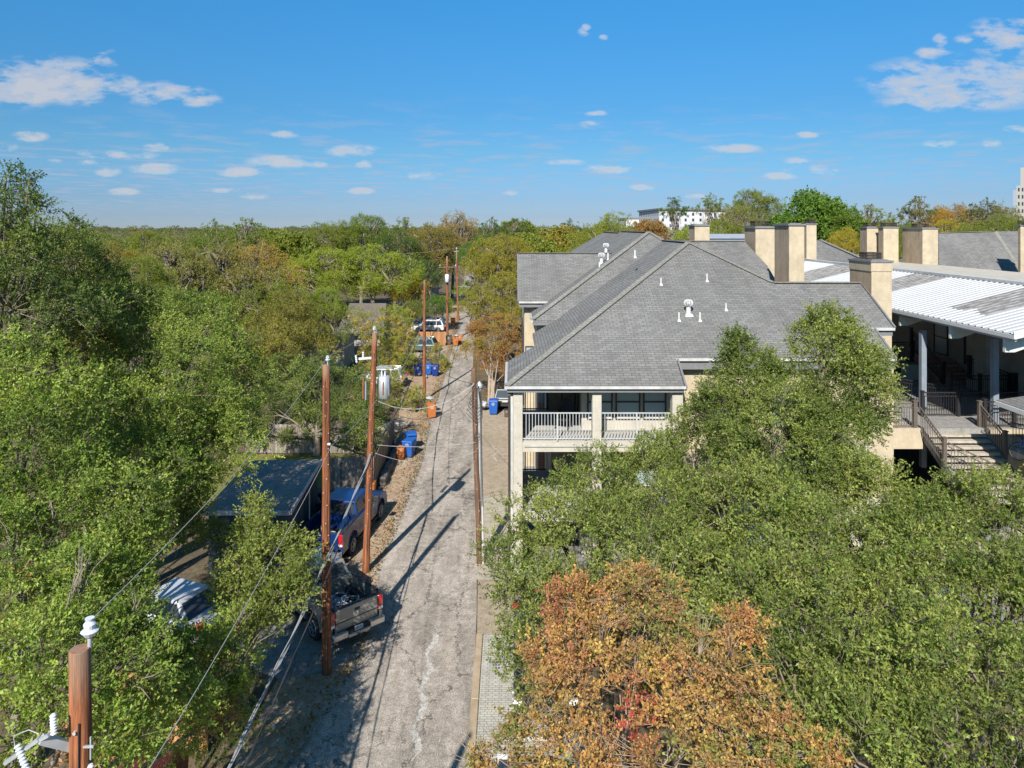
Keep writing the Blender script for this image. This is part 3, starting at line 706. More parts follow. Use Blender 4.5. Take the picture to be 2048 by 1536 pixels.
def railing(name,label,p,q,h,m,group,posts=(0,1),pick=.11,rings=False,post_w=.05,pick_w=.018,parent=None,drop=.08,toprail=.045,posttop=.0):
    """straight railing from p to q (feet), may slope"""
    p=Vector(p); q=Vector(q); d=q-p; L=Vector((d.x,d.y,0)).length
    root=parent if parent is not None else empty(name,p,0,label,'railing',group)
    o=Vector((0,0,0)) if parent is None else p
    up=Vector((0,0,1))
    t=MB(); t.bar(o+up*h,o+d+up*h,toprail,toprail); t.bar(o+up*drop,o+d+up*drop,.035,.035)
    if rings: t.bar(o+up*(h-.17),o+d+up*(h-.17),.03,.03)
    t.build('top_rail',M[m],root)
    k=MB(); n=max(2,int(L/pick))
    for i in range(1,n): c=o+d*(i/n); k.bar(c+up*drop,c+up*(h-(.17 if rings else .0)),pick_w)
    if rings:
        nr=max(2,int(d.length/.17)); dn=d.normalized()
        for i in range(nr):
            c=o+d*((i+.5)/nr)+up*(h-.085); pts=[c+dn*.07*math.cos(a*math.pi/5)+up*.07*math.sin(a*math.pi/5) for a in range(11)]
            k.tube(pts,.009,4,cap=False)
    k.build('baluster_row',M[m],root)
    for f in posts:
        c=o+d*f; b=MB(); b.box(c.x-post_w/2,c.x+post_w/2,c.y-post_w/2,c.y+post_w/2,c.z,c.z+h+posttop)
        if posttop: b.box(c.x-post_w*.65,c.x+post_w*.65,c.y-post_w*.65,c.y+post_w*.65,c.z+h+posttop,c.z+h+posttop+.04)
        b.build('post',M[m],root)
    return root

def front_building():
    B=empty('apartment_building',(8,34,0),0,'cream stucco apartment block beside the alley with grey shingle hip roofs and balconies','building')
    O=Vector((8,34,0)); W=Matrix.Translation(-O)
    def P(mb,name,m,parent=B,**k): return mb.xf(W).build(name,M[m],parent,**k)
    E=7.7; s=.573; Y0=28.2
    zF=lambda y:E+s*(y-Y0); zW=lambda x:E+s*(x+.2)
    # roofs: each slope a slab
    r=MB(); T=.13
    A=(9.4,37.8,13.2)
    front=[(-.2,28.2),(6.85,28.2),(6.85,29.7),(16.0,29.7),(16.0,31.5),(16.9,31.5),(16.9,34.5),(12.7,34.5),(9.4,37.8)]
    r.slab([(x,y,zF(y)) for x,y in front],T)
    west=[(-.2,28.2,zW(-.2)),(9.4,37.8,zW(9.4)),(9.4,44.0,zW(9.4)),(2.23,37.3,zW(2.36)),(1.08,37.3,zW(1.08)),(1.08,33.4,zW(1.08)),(-.2,33.4,zW(-.2))]
    west[3]=(2.36,37.3,zW(2.36))
    r.slab(west,T)
    # wing behind the crest whose slope also faces the street side
    z2=lambda y:13.15-s*(44-y)
    r.slab([(8.2,38.8,z2(38.8)),(15.0,38.8,z2(38.8)),(14.95,41.6,z2(41.6)),(14.4,44,z2(44)),(8.2,44,z2(44))],T)
    r.slab([(12.7,34.5,zF(34.5)),(16.9,34.5,zF(34.5)),(16.9,38,zF(34.5)-2.0),(12.7,38,zF(34.5)-2.0)],T)   # back slope of the low ridge
    r.slab([(9.4,44,13.15),(14.4,44,13.15),(14.4,52,8.6),(9.4,52,8.6)],T)
    r.slab([(9.4,37.8,13.2),(12.7,34.5,zF(34.5)),(16.9,38.8,zF(34.5)-2.2),(12,44,12.0),(9.4,44,13.15)],T)
    # second block
    w2=lambda x:9.17+.6*(x-1.1); f2=lambda y:9.17+.6*(y-37.3); Bp=(8.65,44.85,13.7)
    r.slab([(1.1,37.3,9.17),(2.36,37.3,9.17),(9.4,44.0,13.19),(8.65,44.85,13.7)],T)
    r.slab([(1.1,37.3,9.17),Bp,(8.65,56,13.7),(2.1,56,w2(2.1)),(2.1,40.6,w2(2.1)),(1.1,40.6,9.17)],T)
    r.slab([Bp,(9.4,44.0,13.19),(15,50,9.9),(15,56,9.9),(8.65,56,13.7)],T)
    # third block: ridge across the picture
    f3=lambda y:9.77+.6*(y-41.1)
    r.slab([(.40,41.1,9.77),(2.1,41.1,9.77),(6.4,45.4,f3(45.4)),(.40,45.4,f3(45.4))],T)
    r.slab([(.40,45.4,f3(45.4)),(6.4,45.4,f3(45.4)),(6.4,49.8,9.77),(.40,49.8,9.77)],T)
    # fourth, a gable with a white face
    r.slab([(5.7,54,11.6),(9.06,54,13.55),(9.06,70,13.55),(5.7,70,11.6)],T); r.slab([(9.06,54,13.55),(12.6,54,11.5),(12.6,70,11.5),(9.06,70,13.55)],T)
    ro=P(r,'roof','shingle')
    c=MB()
    for p,q in (((-.2,28.2,E),A),(A,(12.7,34.5,zF(34.5))),(A,(9.4,44,13.2)),((12.7,34.5,zF(34.5)),(16.9,34.5,zF(34.5))),((1.1,37.3,9.17),Bp),(Bp,(9.5,43.9,13.1)),(Bp,(8.65,56,13.7)),((.4,45.4,f3(45.4)),(6.4,45.4,f3(45.4))),((9.5,44,13.15),(14.4,44,13.15)),((9.06,54,13.55),(9.06,70,13.55))): cap_line(c,p,q)
    P(c,'ridge_cap','shingle_cap',ro)
    P(MB().box(8.7,11.2,44.9,45.05,12.6,13.22),'wall_flashing','blackplastic',ro)
    # eaves: gutters and fascia boards
    g=MB()
    g.box(-.28,6.9,28.10,28.20,E-.10,E+.0); g.box(-.30,-.2,28.2,33.4,E-.12,E-.02); g.box(6.85,15.95,29.6,29.70,zF(29.7)-.13,zF(29.7)-.02)
    g.box(.4,2.1,41.0,41.1,9.62,9.72); g.box(1.0,1.1,37.3,40.6,9.02,9.12); g.box(15.9,16.95,31.40,31.5,zF(31.5)-.15,zF(31.5)-.03)
    g.xf(W).each('gutter',M['gutter'],ro)
    fz=MB(); fz.box(-.2,6.85,28.22,28.34,E-.26,E-.11); fz.box(6.85,16.0,29.72,29.84,zF(29.7)-.5,zF(29.7)-.14); fz.box(.4,2.1,41.12,41.24,9.38,9.63)
    fz.box(-.18,-.06,28.36,33.4,E-.40,E-.14); fz.box(16.0,16.9,31.52,31.64,zF(31.5)-.40,zF(31.5)-.16); fz.box(1.1,2.36,37.32,37.42,8.86,9.03)
    fz.bar((16.97,31.5,zF(31.5)-.10),(16.97,34.5,zF(34.5)-.10),.08,.26); fz.bar((16.06,29.7,zF(29.7)-.10),(16.06,31.5,zF(31.5)-.10),.08,.22); fz.bar((6.92,28.2,E-.10),(6.92,29.7,zF(29.7)-.10),.08,.22)
    fz.bar((.36,41.1,9.66),(.36,45.4,12.24),.08,.22)
    fz.xf(W).each('fascia',M['fascia'],ro)
    so=MB(); so.poly([(-.1,28.34,E-.25),(6.8,28.34,E-.25),(6.8,29.7,E-.25),(3.0,33.2,E-.25),(-.1,33.2,E-.25)][::-1]); so.box(6.9,16,29.84,30.25,zF(29.7)-.45,zF(29.7)-.41)
    so.box(2.1,2.36,37.5,38,8.9,8.95); so.box(1.1,2.1,37.44,37.8,8.88,8.94)
    so.xf(W).each('soffit',M['gutter'],ro)
    wg=MB(); wg.prism([(6.5,53.9,11.95),(9.0,53.9,13.4),(10.9,53.9,12.3),(10.9,53.9,11.95)],(0,.05,0)); P(wg,'gable_face','white',ro)
    # walls
    w=MB()
    w.box(-.07,.08,28.62,33.3,0,7.3)                      # thin side wall by the alley
    w.box(2.95,6.82,30.1,36,0,7.35); w.box(6.82,16.2,30.2,34,0,8.15); w.box(16.2,16.75,31.9,34,0,9.0)
    w.box(1.65,2.95,33.4,36.0,0,8.3)                      # recess back
    w.box(1.3,16.2,36.0,38.4,0,8.3); w.box(9.6,16.2,34,50,0,8.2)
    w.box(1.35,9.6,38.4,54,0,8.95); w.box(.72,1.35,41.7,50,0,9.5); w.box(2.2,9,54,69,0,11.3); w.box(13.2,14.2,38.9,44,8.2,9.9)
    wo=P(w,'wall','stucco_pale')
    w=MB(); w.box(6.86,16.19,30.12,30.19,2.6,8.13); w.box(16.21,16.74,31.82,31.89,2.6,8.9); w.box(.74,1.34,41.6,41.69,0,9.4); w.box(1.36,2.3,38.3,38.39,0,8.9); w.xf(W).each('front_wall',M['stucco'],wo)
    gw=MB(); gw.prism([(.66,41.8,9.3),(.66,49.2,9.3),(.66,45.4,12.0)],(.06,0,0)); P(gw,'gable_wall','stucco_pale',wo)
    # floors, beams and columns of the balcony bay
    f=MB(); f.box(.0,6.8,28.55,33.3,5.22,5.44); f.box(.0,6.8,28.55,33.3,2.38,2.60); P(f,'balcony_floor','floorpale')
    bm=MB(); bm.box(.42,6.4,28.42,28.54,5.02,5.40); bm.box(.42,6.4,28.46,28.55,2.2,2.56); bm.box(.43,6.39,28.60,28.72,E-.34,E-.25); P(bm,'beam','stucco_pale')
    f=MB(); f.box(.5,6.3,28.40,28.418,5.20,5.225); P(f,'trim_line','fascia')
    for x0,x1 in ((.05,.42),(3.22,3.58),(6.42,6.84)):
        P(MB().box(x0,x1,28.40+.002,28.80,0,E-.25),'column','stucco_pale')
    P(MB().box(-.12,.04,28.36,28.42,0,7.25),'corner_trim','gutter'); P(MB().tube([(-.11,28.32,7.3),(-.11,28.32,.2)],.045,8),'downspout','brownmetal')
    P(MB().tube([(15.0,30.08,8.0),(15.0,30.08,2.4)],.05,8),'downspout','gutter')
    # back of the recess
    d=MB(); d.box(1.7,2.9,33.36,33.395,5.44,7.2); P(d,'recess_panel','concrete_tan')
    dd=MB(); dd.box(1.62,1.69,33.30,33.38,5.44,7.3); dd.box(2.92,2.98,32.8,33.38,5.44,7.3); dd.box(2.30,2.36,33.32,33.36,5.44,7.2); P(dd,'door_frame','brownmetal')
    P(MB().box(2.93,2.945,30.9,32.3,5.46,7.2),'glass_door','glassdark')
    for z0,z1 in ((5.50,6.6),(2.68,3.75)):
        k=MB()
        for i in range(11): k.bar((.12+i*.148,33.05,z0),(.12+i*.148,33.05,z1),.022)
        k.bar((.08,33.05,z0+.06),(1.65,33.05,z0+.06),.05); k.bar((.08,33.05,z1),(1.65,33.05,z1),.04); k.bar((.62,33.05,z0),(.62,33.05,z1),.05)
        P(k,'back_railing','brownmetal')
    P(MB().box(1.32,1.9,35.6,35.98,0,5.1),'brick_pier','brick')
    P(MB().tube([(1.7,33.0,4.9),(1.73,33.0,2.7)],[.10,.14],8),'curtain','curtain')
    for x0,x1 in ((3.32,4.30),(4.55,5.50),(5.74,6.62)):
        window_y(B,x0*.977-8,x1*.977-8,30.08-34,5.94,7.3)
    for x0,x1 in ((3.32,4.30),(5.2,6.2)): window_y(B,x0-8,x1-8,30.08-34,3.1,4.5)
    for y0,z0 in ((42.6,6.2),(44.6,6.2),(46.6,6.2),(42.6,3.4),(44.6,3.4)): window_x(B,.70-8,y0-34,y0+1.1-34,z0,z0+1.7)
    window_y(B,8.6-8,9.6-8,30.1-34,5.6,7.2); window_y(B,11-8,12-8,30.1-34,5.6,7.2); window_y(B,.83-8,1.2-8,41.58-34,5.6,7.0,sill=False)
    # roof furniture
    for (px,py,h) in ((1322,569,.38),(1414,562,.42),(1358,641,.42),(1400,641,.42),(1452,620,.36)):
        y=(H-(py-HY)/F*0+0) # solve on the front slope
        k=(py-HY)/F; d=(H-E+s*Y0)/(s+k); p=Vector(((px-CX)*d/F,d,H-k*d)); vent_pipe(B,p-O,h)
    k=(628-HY)/F; d=(H-E+s*Y0)/(s+k); turbine_vent(B,Vector(((1377-CX)*d/F,d,H-k*d))-O)
    for (px,py,h) in ((1216,519,.45),(1270,514,.42),(1199,536,.4)):
        a=(px-CX)/F; k=(py-HY)/F; d=(H-9.17+.6*1.1)/(k+.6*a); vent_pipe(B,Vector((a*d,d,H-k*d))-O,h,.05)
    for (px,py) in ((1203,527),(1212,506)):
        a=(px-CX)/F; k=(py-HY)/F; d=(H-9.17+.6*1.1)/(k+.6*a); turbine_vent(B,Vector((a*d,d,H-k*d))-O)
    def ch(*a,**k):
        x0,x1,y0,y1,z0,z1=a; return chimney(ro,x0-8,x1-8,y0-34,y1-34,z0,z1,**k)
    ch(16.96,17.92,33.5,35.65,7,12.35,band=True)
    ch(14.05,14.82,36.0,38.0,9.5,14.1,screen=False)
    ch(14.75,15.95,43.0,45.0,9.5,13.95)
    ch(12.3,13.3,47.8,49.4,9.5,14.1,screen=False)
    P(MB().box(13.2,16.6,48.2,51,11.0,13.25),'parapet_wall','slate'); P(MB().box(13.3,16.7,48.1,51.1,13.25,13.55),'parapet_cap','slate')
    # balcony railings
    railing('','',(.44-8,28.48-34,5.46),(3.2-8,28.48-34,5.46),1.1,'railwhite',None,posts=(.5,),pick=.125,parent=B,post_w=.06,pick_w=.024)
    railing('','',(3.6-8,28.48-34,5.46),(6.4-8,28.48-34,5.46),1.1,'railwhite',None,posts=(.5,),pick=.125,parent=B,post_w=.06,pick_w=.024)
    return B

def patio_chair():
    r=empty('patio_chair',(2.2,30.3,5.444),rad(-25),'black wicker armchair on the upper balcony behind the railing','chair')
    s=MB(); s.box(-.27,.27,-.27,.27,.36,.44); s.build('seat',M['navyfabric'],r,bevel=.02)
    b=MB(); b.frustum((-.27,.27,.25,.30,.40),(-.25,.25,.36,.41,1.15)); b.build('backrest',M['navyfabric'],r,bevel=.02)
    for sx in (-1,1):
        for sy in (-1,1):
            MB().bar((sx*.28,sy*.27,0),(sx*.28,sy*.27,.62 if sy<0 else .7),.035).build('leg',M['ironblack'],r)
        MB().box(sx*.28-.03,sx*.28+.03,-.30,.32,.62,.65).build('armrest',M['ironblack'],r)
    return r

def carport():
    C_=empty('metal_canopy',(26,45,0),0,'long white corrugated metal canopy roof over the shaded courtyard','canopy')
    O=Vector((26,45,0))
    XE,XR,Y1,Y2,ZE,ZR=19.5,24.8,27.5,61.0,9.86,11.2
    sl=(ZR-ZE)/(XR-XE)
    def z(x): return ZE+sl*(x-XE)
    # corrugated sheet: ribs run up the slope
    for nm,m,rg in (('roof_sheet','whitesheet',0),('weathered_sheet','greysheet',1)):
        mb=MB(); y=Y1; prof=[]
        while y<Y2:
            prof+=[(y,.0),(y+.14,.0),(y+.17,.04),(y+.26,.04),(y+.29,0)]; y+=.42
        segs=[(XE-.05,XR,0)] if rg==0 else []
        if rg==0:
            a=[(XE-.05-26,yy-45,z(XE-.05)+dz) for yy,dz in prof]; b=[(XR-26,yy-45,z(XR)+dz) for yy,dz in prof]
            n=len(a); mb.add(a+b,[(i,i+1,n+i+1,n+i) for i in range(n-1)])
        else:
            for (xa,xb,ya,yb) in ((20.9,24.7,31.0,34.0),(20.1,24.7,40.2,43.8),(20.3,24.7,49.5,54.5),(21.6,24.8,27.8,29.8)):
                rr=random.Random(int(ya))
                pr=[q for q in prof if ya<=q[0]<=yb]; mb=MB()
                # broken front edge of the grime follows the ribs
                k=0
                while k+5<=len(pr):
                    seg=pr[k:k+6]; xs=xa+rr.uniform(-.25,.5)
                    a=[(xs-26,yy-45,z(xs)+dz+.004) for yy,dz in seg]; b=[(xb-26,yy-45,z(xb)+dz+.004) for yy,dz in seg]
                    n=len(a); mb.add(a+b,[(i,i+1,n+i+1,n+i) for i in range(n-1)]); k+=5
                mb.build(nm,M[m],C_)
        if rg: continue
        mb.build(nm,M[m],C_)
    g=MB(); g.box(XE-.12-26,XE-.02-26,Y1-.1-45,Y2-45,ZE-.18,ZE-.03); g.build('gutter',M['white'],C_)
    g=MB(); g.box(XE-.02-26,XE+.04-26,Y1-45,Y2-45,ZE-.28,ZE-.19); g.build('eave_beam',M['gutter'],C_)
    g=MB(); g.bar((XE-.1-26,Y1-.06-45,ZE-.04),(XR-26,Y1-.06-45,ZR-.02),.06,.30); g.build('rake_trim',M['white'],C_)
    g=MB(); g.box(XR-.1-26,XR+.35-26,Y1-45,Y2-45,ZR+.02,ZR+.16); g.build('ridge_trim',M['gutter'],C_)
    u=MB(); u.poly([(XE-26,Y1-45,ZE-.05),(XE-26,Y2-45,ZE-.05),(XR-26,Y2-45,ZR-.06),(XR-26,Y1-45,ZR-.06)]); u.build('underside',M['fascia'],C_)
    for y in (28.1,31.6,35.7,40.5,46.3,53):
        b=MB(); b.prism([(XE+.02-26,y-45,ZE-.29),(XE+.02-26,y-45,ZE-.80),(XE+.40-26,y-45,ZE-.80),(XR-.3-26,y-45,ZR-.5),(XR-.3-26,y-45,ZR-.1)],(0,.14,0)); b.build('bracket',M['steelgreen'],C_)
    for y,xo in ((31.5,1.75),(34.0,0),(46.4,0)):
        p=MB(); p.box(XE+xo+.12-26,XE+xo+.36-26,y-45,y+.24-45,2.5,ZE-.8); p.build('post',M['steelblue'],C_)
    # the building whose shaded walls stand behind
    D=empty('apartment_building',(34,50,0),0,'cream apartment block beyond the white metal canopy with tall stucco chimneys','building')
    def P(mb,name,m,parent=D): return mb.xf(Matrix.Translation((-34,-50,0))).build(name,M[m],parent)
    w=MB(); w.box(25.6,34,28,62,0,11.0); w.box(24.7,25.6,37.0,38.6,0,10.9); w.box(17.2,25.6,58,59,0,11.0); w.box(24.6,25.6,28.0,33.0,0,10.7)
    P(w,'wall','stucco_pale')
    for (y,zz) in ((41.7,6.5),(48,6.5),(54,6.5)): window_x(D,25.58-34,y-50,y+1.25-50,zz,zz+1.95,glass='glassblind')
    window_x(D,24.58-34,31.0-50,32.0-50,6.0,8.2); P(MB().box(25.5,25.58,39.1,40.1,6.3,8.5),'door','ironblack')
    r=MB(); T=.14
    def quad(a,b,c,d): r.slab([tuple(a),tuple(b),tuple(c),tuple(d)],T)
    # roof seen right of the chimneys: slope towards us, hip to its right
    quad(at(1878,556,60),at(2060,570,60),at(1990,463,66),at(1878,466,66))
    quad(at(2060,570,60),at(2200,560,60),at(2200,460,66),at(1990,463,66))
    quad(at(1860,560,61),at(1878,556,60),at(1878,466,66),at(1868,472,66))
    # roof left of the group
    quad(at(1600,545,56),at(1740,560,56),at(1722,520,60),at(1600,520,60))
    r.slab([tuple(at(1606,548,57)),tuple(at(1760,560,57)),tuple(at(1724,517,60)),tuple(at(1641,480,65)),tuple(at(1606,484,65))],T)
    quad(at(1785,548,64),at(1880,560,64),at(1850,500,70),at(1795,520,70))
    ro=r.xf(Matrix.Translation((-34,-50,0))).each('roof',M['shingle'],D)[0]
    c=MB()
    for p,q in ((at(1878,466,66),at(1990,463,66)),(at(1990,463,66),at(2060,568,60.1)),(at(1641,480,65),at(1724,517,60))): cap_line(c,p,q,.3)
    c.xf(Matrix.Translation((-34,-50,0))).each('ridge_cap',M['shingle_cap'],ro)
    def ch(pxa,pxb,pxc,top,d,z0=8.5,screen=True,**k):
        x0=(pxb-CX)*d/F; x1=(pxc-CX)*d/F; d2=(pxb-CX)*d/(pxa-CX); z1=H-(top-HY)*d/F
        return chimney(ro,x0-34,x1-34,d-50,d2-50,z0,z1,screen=screen,**k)
    ch(1720,1734,1757,456,62); ch(1757,1767,1797,456,60.5); ch(1805,1845,1876,458,58); ch(2036,2041,2075,452,58); ch(1608,1613,1633,449,60)
    return C_

def courtyard():
    # upper deck, landing, flights and railings
    D=empty('raised_deck',(20,34,0),0,'pale concrete deck in front of the shaded courtyard with a cream edge wall','deck')
    def P(mb,name,m,parent=D,**k): return mb.xf(Matrix.Translation((-20,-34,0))).build(name,M[m],parent,**k)
    s=MB(); s.box(15.9,17.75,30.7,33,5.08,5.3); P(s,'landing_floor','tread'); s=MB(); s.box(17.76,25.6,30.75,33,5.10,5.3); s.box(17.2,25.6,33.01,42.3,5.09,5.302); P(s,'deck_floor','concrete_grey')  # deck floor takes darker concrete than the landing: courtyard shade put into colour
    f=MB(); f.box(15.85,17.72,30.62,30.69,4.45,5.34); f.box(20.5,24.6,29.4,29.6,3.1,5.28); f.box(20.5,30,30.6,30.74,3.5,5.28); P(f,'edge_wall','stucco')
    f=MB(); f.box(20.52,24.6,27.0,29.39,4.62,4.86); f.box(20.5,24.6,26.9,26.99,3.4,4.9); P(f,'lower_platform','tread')
    f=MB(); f.box(17.2,24.0,42.3,58,4.9,6.0); P(f,'upper_terrace','concrete_grey')
    f=MB(); f.box(16.8,22,38.5,38.8,2.4,5.0); P(f,'podium_wall','concrete_grey')
    kw=MB(); pts=[]
    for i in range(7):
        a=i/6*math.pi/2; pts.append((23.4+1.8*math.sin(a),44.5,5.3+.02)) if 0 else None
    kw.prism([(22.3,40.5,5.30),(24.1,40.5,5.30),(24.05,40.5,5.55),(23.85,40.5,5.85),(23.5,40.5,6.05),(23.1,40.5,6.15),(22.3,40.5,6.15)],(0,.2,0)); P(kw,'curved_wall','stucco_pale')
    # lit flight coming down towards the trees
    St=empty('stair',(19,30,0),0,'sunlit concrete flight going down from the deck','stairs')
    for k in range(11):
        y=30.72-.30*k; z=5.12-.17*k
        MB().box(17.85-19,20.3-19,y-.31-30,y-30,z-.10,z).build('tread',M['tread'],St)
        MB().box(17.87-19,20.28-19,y-.02-30,y+.005-30,z-.17,z-.002-.10).build('riser',M['concrete_tan'],St)
    for x in (17.75,20.3):
        MB().prism([(x-19,30.75-30,5.25),(x-19,30.75-30,4.85),(x-19,27.35-30,2.85),(x-19,27.35-30,3.35)],(.09,0,0)).build('stringer',M['fascia'],St)
    S2=empty('stair',(17.6,27.2,0),0,'lower pale concrete flight turning left below the sunlit flight','stairs')
    for k in range(8):
        x=17.8+.3*k; z=1.75+.17*k
        MB().box(x-17.6,x+.3-17.6,26.0-27.2,27.3-27.2,z-.1,z).build('tread',M['tread'],S2)
    MB().prism([(17.7-17.6,27.32-27.2,1.3),(20.3-17.6,27.32-27.2,2.8),(20.3-17.6,27.32-27.2,3.2),(17.7-17.6,27.32-27.2,1.75)],(0,.06,0)).build('stringer',M['fascia'],S2)
    S3=empty('stair',(23.75,39.2,0),0,'dark brick flight in the shade below the canopy','stairs')
    for k in range(6):
        MB().box(0,1.75,.32*k,.32*k+1.2,-0+5.3+.17*k-.02,5.3+.17*(k+1)).build('tread',M['brick'],S3)
        MB().box(.02,1.73,.32*k-.015,.32*k-.002,5.3+.17*k+.11,5.3+.17*(k+1)-.01).build('nosing',M['concrete_tan'],S3)
    G='black iron railings of the courtyard'
    R=railing
    R('railing','weathered iron railing with ring frieze along the landing edge',(15.9,30.85,5.3),(17.5,30.85,5.3),1.05,'ironbrown',G,posts=(1,),rings=True,post_w=.16,posttop=.1)
    R('railing','sloping iron railing left of the sunlit flight, upper half',(17.62,30.7,5.2),(17.66,29.0,4.25),1.05,'ironbrown',G,posts=(1,),rings=True,post_w=.14,posttop=.1)
    R('railing','sloping iron railing across the foot of the sunlit flight',(17.75,28.9,4.2),(20.3,27.4,3.0),1.05,'ironbrown',G,posts=(),rings=True,post_w=.14)
    R('railing','sloping iron railing right of the sunlit flight',(20.42,31.0,5.25),(20.42,29.4,4.4),1.05,'ironbrown',G,posts=(0,1),rings=True,post_w=.14,posttop=.1)
    R('railing','iron railing running right from the foot of the sunlit flight',(20.55,29.3,4.9),(23.6,28.6,4.5),1.05,'ironbrown',G,posts=(),rings=True,post_w=.14)
    R('railing','black iron railing at the front edge of the shaded court',(20.6,30.95,5.3),(24.5,30.95,5.3),1.1,'ironblack',G,posts=(0,.33,.66,1),rings=True,post_w=.14,posttop=.1)
    R('railing','black railing slanting across the shaded floor, nearest the blue steel post',(18.2,37.5,5.3),(21.0,33.6,5.3),1.1,'ironblack',G,posts=(0,1),rings=True,post_w=.12,posttop=.05)
    R('railing','black railing in the middle of the shaded floor',(18.9,32.7,5.3),(25.5,32.7,5.3),1.1,'ironblack',G,posts=(0,.25,.5,.75,1),rings=True,post_w=.12,posttop=.05)
    R('railing','black railing on top of the terrace left of the blue steel post',(19.0,42.4,6.0),(23.9,42.4,6.0),1.15,'ironblack',G,posts=(0,.55,1),rings=True,post_w=.2,posttop=.05)
    R('railing','black railing climbing beside the dark brick flight',(23.55,41.9,6.9),(23.75,39.1,5.4),1.1,'ironblack',G,posts=(0,1),rings=True,post_w=.16,posttop=.08)
    R('railing','black railing right of the dark brick flight',(24.6,38.2,5.9),(25.5,36.0,5.4),1.1,'ironblack',G,posts=(0,1),rings=True,post_w=.18,posttop=.08)
    R('railing','black railing by the right-hand pier under the canopy',(22.5,36.4,5.3),(25.5,36.4,5.3),1.1,'ironblack',G,posts=(0,.5,1),rings=True,post_w=.14,posttop=.08)
    # small hipped kiosk roof at the picture's right edge
    K=empty('kiosk',(21.2,27.5,0),0,'small grey shingled kiosk roof beside the stairs at the right edge','kiosk')
    r=MB(); a=(-2.6,-1.3,7.2); b=(2.6,-1.3,7.2); c=(2.6,2.0,7.2); d=(-2.6,2.0,7.2); e=(-.9,.35,8.0); g=(.9,.35,8.0)
    for q in ([a,b,g,e],[b,c,g],[c,d,e,g],[d,a,e]): r.slab(q,.06)
    ro=r.build('roof',M['shingle'],K); fz=MB(); fz.box(-2.66,2.66,-1.38,-1.3,7.0,7.17); fz.box(-2.66,-2.6,-1.3,2.0,7.0,7.17); fz.build('fascia',M['white'],ro)
    for x in (-1.2,1.9):
        for y in (-.9,1.6): MB().box(x-.12,x+.12,y-.12,y+.12,2.5,7.05).build('post',M['ironbrown'],K)
    K.location=(21.7,26.0,0)

def bicycle():
    b=empty('bicycle',(19.45,27.55,4.86),rad(-12),'blue road bicycle leaning by the stair railing','bicycle'); b.location=(20.9,27.7,4.862)
    r=.34
    for x in (-1.0,.05):
        pts=[(x+r*math.cos(a*math.pi/12),0,r+r*math.sin(a*math.pi/12)) for a in range(25)]
        w=MB(); w.tube(pts,.016,6,cap=False); w=w.build('wheel',M['tyre'],b)
        k=MB()
        pts=[(x+(r-.025)*math.cos(a*math.pi/12),0,r+(r-.025)*math.sin(a*math.pi/12)) for a in range(25)]; k.tube(pts,.009,5,cap=False)
        for a in range(14): k.bar((x,0,r),(x+(r-.03)*math.cos(a*.449),0,r+(r-.03)*math.sin(a*.449)),.004)
        k.build('rim',M['rim'],w)
    f=MB(); bb=(-.42,0,.30); st=(-.30,0,.82); hd=(-.86,0,.80); h2=(-.90,0,.66); ra=(.05,0,r); fa=(-1.0,0,r)
    for p,q in ((bb,st),(st,hd),(bb,h2),(hd,h2),(bb,ra),(st,ra)): f.tube([p,q],.022,6)
    f.build('frame',M['bikeblue'],b); MB().tube([h2,fa],.018,6).build('fork',M['bikeblue'],b)
    MB().tube([(-.29,0,.80),(-.25,0,.95)],.014,6).box(-.36,-.10,-.06,.06,.95,.99).build('saddle',M['blackplastic'],b)
    MB().tube([(-.86,0,.80),(-.88,0,.93)],.014,6).tube([(-.80,-.24,.86),(-.96,-.24,.92),(-.90,-.2,.94),(-.88,0,.94),(-.90,.2,.94),(-.96,.24,.92),(-.80,.24,.86)],.014,6).build('handlebar',M['blackplastic'],b)
    MB().tube([(-.42,-.06,.30),(-.42,.06,.30)],.09,14).build('crank',M['ironblack'],b)
    b.rotation_euler=(rad(-8),0,rad(-10))

